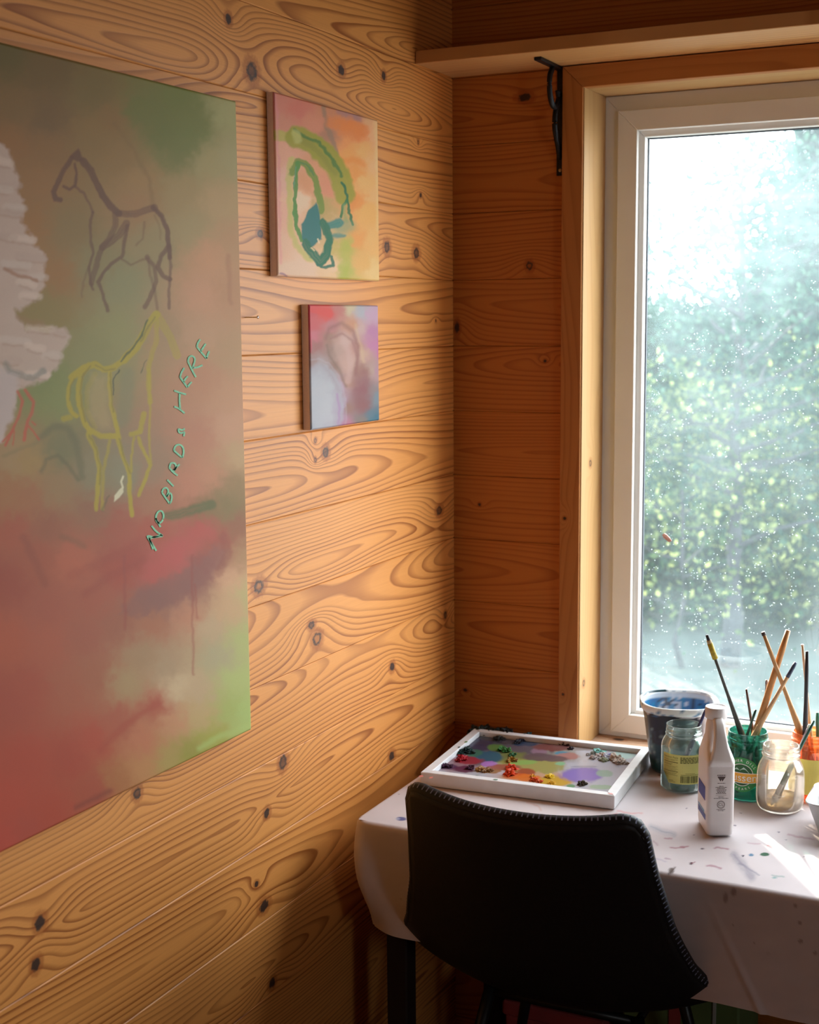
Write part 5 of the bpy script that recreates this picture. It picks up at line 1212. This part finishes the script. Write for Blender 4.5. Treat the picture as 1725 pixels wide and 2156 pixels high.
# --- brushes: handle up, bristles in the jar
def cyl_path(a, b_, rr):
    return tube_data([a.lerp(b_, t) for t in np.linspace(0, 1, len(rr))], rr, 12)
def brush(label, c_, top, rimpx, rtop, rbot, col, floor_z=0.006, depth=0.0, rin=0.030, tip=None, tipcol=(60, 44, 36), group=None, ferr=(150, 150, 150), band=None):
    """top / rimpx: photo pixels of the handle end and of the point where it dips into the jar"""
    pt = np.array(c_) + FH * depth; rtop *= 1.3; rbot *= 1.3
    A_ = Vector(onplane(*top, pt, FH)); B_ = Vector(onplane(*rimpx, pt, FH))
    d_ = (B_ - A_).normalized()
    # carry the line down to the jar floor or the far glass, whichever comes first
    L_ = (A_.z - (T + floor_z)) / max(-d_.z, 1e-3)
    while L_ > 0.02:
        e_ = A_ + d_ * L_
        if math.hypot(e_.x - c_[0], e_.y - c_[1]) < rin: break
        L_ -= 0.002
    E2 = A_ + d_ * L_
    root = empty('paintbrush', tuple(E2), label, 'brush', group)
    hl_ = L_ - 0.042
    P1 = A_ + d_ * hl_; P2 = A_ + d_ * (hl_ + .020)
    def part(nm, a_, b2, rr, mt, par=root):
        v, f = cyl_path(a_, b2, rr); me = mesh(nm, v, f); me.polygons.foreach_set('use_smooth', [True] * len(me.polygons)); return link(nm, me, mt, par)
    mk = 'handle_' + '_'.join(str(int(q)) for q in col)
    mt = bpy.data.materials.get(mk) or plain(mk, tuple(lin(col)), .38, var=.14, scale=60)
    hnd = part('handle', A_, P1, [rtop * .8, rtop * 1.0, rtop, rtop * 1.03, (rtop + rbot) / 2, rbot * 1.05, rbot, rbot * .9], mt)
    part('ferrule', P1, P2, [rbot * .95, rbot * 1.0, rbot * .92], plain('ferrule_' + mk, tuple(lin(ferr)), .3, .9))
    part('bristles', P2, E2, [rbot * .9, rbot * 1.15, rbot * .9, rbot * .25], plain('bristle_' + mk, (.20, .13, .07), .8))
    if tip:
        mt2 = plain('tip_' + mk + str(int(top[0])), tuple(lin(tipcol)), .4)
        part('handle_tip', A_ - d_ * .0004, A_ + d_ * tip, [rtop * .85, rtop * 1.04, rtop * 1.05, rtop * 1.08, rtop * 1.08], mt2)
    if band:
        s0, s1, bc = band
        part('tape', A_ + d_ * s0, A_ + d_ * s1, [rtop * 1.75] * 4, plain('tape_' + mk, tuple(lin(bc)), .5, var=.35, scale=160))
        part('tape_end', A_ + d_ * (s0 - .006), A_ + d_ * s0, [rtop * 1.5] * 3, plain('tape_pale_' + mk, tuple(lin((190, 170, 130))), .5, var=.3))
    return root
brush('dark brush with a yellow taped handle in the green jar', c2, (1489, 1337), (1556, 1528), .0022, .0042, (62, 64, 58), depth=.004, tip=.010, tipcol=(36, 32, 34), band=(.016, .046, (178, 158, 40)))
brush('short reddish-brown brush in the green jar', c2, (1572, 1451), (1583, 1522), .0018, .0032, (92, 58, 48), depth=.012)
brush('short dark green stick brush in the green jar', c2, (1592, 1494), (1581, 1526), .0018, .0024, (34, 78, 66), depth=-.010)
brush('thick tan wooden brush crossing the others in the green jar', c2, (1660, 1327), (1600, 1518), .0044, .0052, (190, 134, 78), depth=.000)
brush('short grey-violet brush in the green jar', c2, (1614, 1457), (1611, 1512), .0016, .0022, (110, 104, 122), depth=.016)
brush('slim pale wooden brush with a navy tip in the green jar', c2, (1676, 1395), (1608, 1514), .0026, .0036, (206, 168, 126), depth=-.008, tip=.030, tipcol=(58, 70, 98))
brush('long tan brush with a dark tip in the orange jar', c4_, (1607, 1331), (1684, 1536), .0028, .0050, (186, 138, 84), depth=.004, tip=.006, tipcol=(60, 40, 34))
brush('black handled brush in the orange jar', c4_, (1700, 1371), (1696, 1540), .0028, .0040, (36, 36, 44), depth=-.012)
brush('thin pale wooden brush behind the black one', c4_, (1690, 1357), (1706, 1528), .0020, .0026, (214, 178, 142), depth=.012, tip=.002, tipcol=(220, 200, 180))
brush('green handled brush in the orange jar', c4_, (1722, 1500), (1723, 1545), .0030, .0032, (70, 132, 110), depth=.0)
brush('dark green brush leaning in the mason jar', c3, (1715, 1517), (1690, 1566), .0022, .0034, (40, 92, 82), depth=.002, rin=.033)
brush('short mauve stick in the mason jar', c3, (1706, 1526), (1686, 1572), .0022, .0026, (150, 132, 150), depth=.010, rin=.033, tip=.006, tipcol=(220, 214, 210))
brush('navy handled brush in the labelled jar', c1, (1491, 1484), (1471, 1532), .0022, .0036, (44, 48, 96), depth=.006, rin=.030)

# ================================================================== OUTSIDE
GZ = -2.05
M_grass = plain('sunny_grass', (0.014, 0.028, 0.026), 0.9, var=0.25, scale=3.0)
gx = axis((-26, 14, 1.0)); gy = axis((0.5, 60, 1.0))
A = np.zeros((len(gy), len(gx), 3)); A[..., 0] = gx[None]; A[..., 1] = gy[:, None]; A[..., 2] = GZ + 0.25 * (fbm(A[..., 0] * .2, A[..., 1] * .2, 2) - .5) + np.clip(A[..., 1] - 18, 0, 50) * 0.06
gme = grid_mesh('ground', A); go = link('ground', gme, M_grass); tag(go, 'pale sunlit grass outside the window', 'ground', kind='structure')
def leaf_mat(name, c1_, c2_):
    mt = bpy.data.materials.new(name); mt.use_nodes = True; nt = mt.node_tree; k = NB(nt)
    for n in list(nt.nodes): nt.nodes.remove(n)
    out = nt.nodes.new('ShaderNodeOutputMaterial'); geo = nt.nodes.new('ShaderNodeNewGeometry')
    colr = k.ramp(geo.outputs['Random Per Island'], [(0.0, tuple(c1_)), (0.72, tuple(np.array(c1_) * .6 + np.array(c2_) * .25)), (1.0, tuple(c2_))])
    d = nt.nodes.new('ShaderNodeBsdfDiffuse'); t = nt.nodes.new('ShaderNodeBsdfTranslucent'); k.L.new(colr, d.inputs[0]); k.L.new(colr, t.inputs[0])
    mx = nt.nodes.new('ShaderNodeMixShader'); mx.inputs[0].default_value = .5; k.L.new(d.outputs[0], mx.inputs[1]); k.L.new(t.outputs[0], mx.inputs[2]); k.L.new(mx.outputs[0], out.inputs[0])
    return mt
M_leafA = leaf_mat('leaf_blue_green', (0.004, 0.026, 0.022), (0.05, 0.10, 0.07)); M_leafB = leaf_mat('leaf_yellow_green', (0.010, 0.040, 0.022), (0.26, 0.30, 0.11)); M_needle = leaf_mat('needle_green', (0.003, 0.018, 0.020), (0.012, 0.042, 0.042))
M_bark = plain('grey_bark', (0.022, 0.024, 0.032), 0.9, var=.3, scale=12); M_birch = plain('pale_bark', (0.07, 0.068, 0.066), 0.8, var=.3, scale=8)
def leaves(name, centres, per, spread, size, mat, parent, seed, long=1.5, thick=.5):
    rs = np.random.RandomState(seed); C_ = np.repeat(np.array(centres), per, 0); n = len(C_)
    Pn = C_ + rs.randn(n, 3) * np.array([spread, spread, spread * .8])
    a = rs.randn(n, 3); a /= np.linalg.norm(a, axis=1)[:, None]; b_ = rs.randn(n, 3); b_ -= a * (a * b_).sum(1)[:, None]; b_ /= np.linalg.norm(b_, axis=1)[:, None]
    s_ = size * (.6 + .8 * rs.rand(n))[:, None]
    V = np.stack([Pn - a * s_ * long / 2, Pn + b_ * s_ * thick, Pn + a * s_ * long / 2, Pn - b_ * s_ * thick], 1).reshape(-1, 3)
    me = bpy.data.meshes.new(name); me.vertices.add(n * 4); me.vertices.foreach_set('co', V.astype(np.float32).ravel())
    me.loops.add(n * 4); me.loops.foreach_set('vertex_index', np.arange(n * 4, dtype=np.int32)); me.polygons.add(n); me.polygons.foreach_set('loop_start', np.arange(0, n * 4, 4, dtype=np.int32)); me.update(calc_edges=True)
    o = link(name, me, mat, parent); o['kind'] = 'stuff'; return o
def tree(label, px, dist, height, crown_lo, rad, mat, bark, seed, nb=26, per=90, lsize=.07, trunk_r=.10, lean=0.0, group='trees outside the window', conif=False, gz=None, spread=.32):
    d = ray(px, 900); d = d / np.hypot(d[0], d[1]); p = CC + d * dist; z0 = GZ if gz is None else gz
    z0 += max(p[1] - 18, 0) * .06 - .1
    root = empty('tree', (p[0], p[1], z0), label, 'tree', group)
    rs = random.Random(seed); n = 8
    tp = [Vector((p[0] + lean * i / n * height * .1 + rs.uniform(-.05, .05), p[1] + rs.uniform(-.05, .05), z0 + height * .97 * i / n)) for i in range(n + 1)]
    link('trunk', tube('trunk', tp, [trunk_r * (1 - .85 * i / n) for i in range(n + 1)], 9), bark, root)
    V = []; F = []; cen = []
    for i in range(nb):
        t = rs.uniform(crown_lo, .97); k_ = min(int(t * n), n - 1); b0 = tp[k_].lerp(tp[k_ + 1], t * n - k_); a = rs.uniform(0, 2 * PI)
        rr = rad * ((1.05 - t) / (1.05 - crown_lo) if conif else math.sin(min(1, .25 + (t - crown_lo) / (1 - crown_lo) * .8) * PI) * .5 + .55) * rs.uniform(.6, 1.1)
        dirv = Vector((math.cos(a), math.sin(a), rs.uniform(-.25, .1) if conif else rs.uniform(.0, .6)))
        pts = [b0 + dirv * rr * q + Vector((0, 0, (-.12 if conif else .08) * rr * q * q)) + Vector((rs.uniform(-.06, .06), rs.uniform(-.06, .06), rs.uniform(-.06, .06))) * (q > 0) for q in (0, .35, .7, 1)]
        v, f = tube_data(pts, [trunk_r * .28 * (1 - q * .8) for q in (0, .35, .7, 1)], 5, len(V)); V += v; F += f
        cen += [tuple(pts[1].lerp(pts[2], .6)), tuple(pts[2]), tuple(pts[3])]
    link('branches', mesh('branches', V, F), bark, root)['kind'] = 'stuff'
    leaves('foliage', cen, per, spread, lsize, mat, root, seed, 2.6 if conif else 1.5, .22 if conif else .5)
    return root
tree('slender grey-trunked tree just outside the window', 1552, 14.6, 5.6, .22, 1.4, M_leafA, M_bark, 1, 34, 60, .055, .115)
tree('small yellow-green leafy tree left of the grey trunk', 1440, 14.4, 3.3, .2, 0.9, M_leafB, M_bark, 2, 20, 46, .05, .035)
tree('bushy sunlit tree right of the grey trunk', 1690, 17.0, 3.6, .2, 1.2, M_leafB, M_bark, 3, 24, 80, .06, .05)
tree('tall dark conifer at the right of the view', 1735, 20.0, 6.8, .12, 1.7, M_needle, M_bark, 4, 60, 90, .10, .12, conif=True)
ROW = ((1318, 21, 3.6, 1.3, M_leafA, 0, 'low round blue-green tree at the window-frame end of the row'), (1395, 26, 3.3, 1.4, M_leafA, 0, 'broad pale-topped tree behind the small yellow-green tree'), (1468, 21.5, 3.9, 1.2, M_needle, 1, 'narrow dark conifer standing next to the grey trunk'),
       (1545, 26, 3.4, 1.4, M_leafA, 0, 'round leafy tree straight behind the grey trunk'), (1622, 22, 4.2, 1.2, M_needle, 1, 'slim conifer between the grey trunk and the tall conifer'), (1668, 27, 4.6, 1.5, M_leafA, 0, 'leafy tree half hidden by the tall conifer'))
for i, (px, dist, hh2, rad_, mt_, cn, lb_) in enumerate(ROW):
    tree(lb_, px, dist, hh2, .06, rad_, mt_, M_bark, 20 + i, 44, 110, .08, .08, conif=bool(cn), group='row of trees behind', spread=.36)
SHRUBS = ((1350, 17, 1.6, 'low dark shrub beside the window-frame end of the tree row'), (1455, 18.5, 1.7, 'low yellow-green shrub under the small yellow-green tree'), (1530, 17, 1.3, 'smallest dark shrub at the foot of the grey trunk'),
          (1620, 18.6, 1.5, 'low dark shrub between the grey trunk and the slim conifer'), (1735, 17.5, 1.6, 'low yellow-green shrub at the foot of the tall conifer'))
for i, (px, dist, hh2, lb_) in enumerate(SHRUBS):
    tree(lb_, px, dist, hh2, .05, .8, (M_leafA, M_leafB)[i % 3 == 1], M_birch, 40 + i, 20, 70, .06, .03, group='shrubs under the trees')
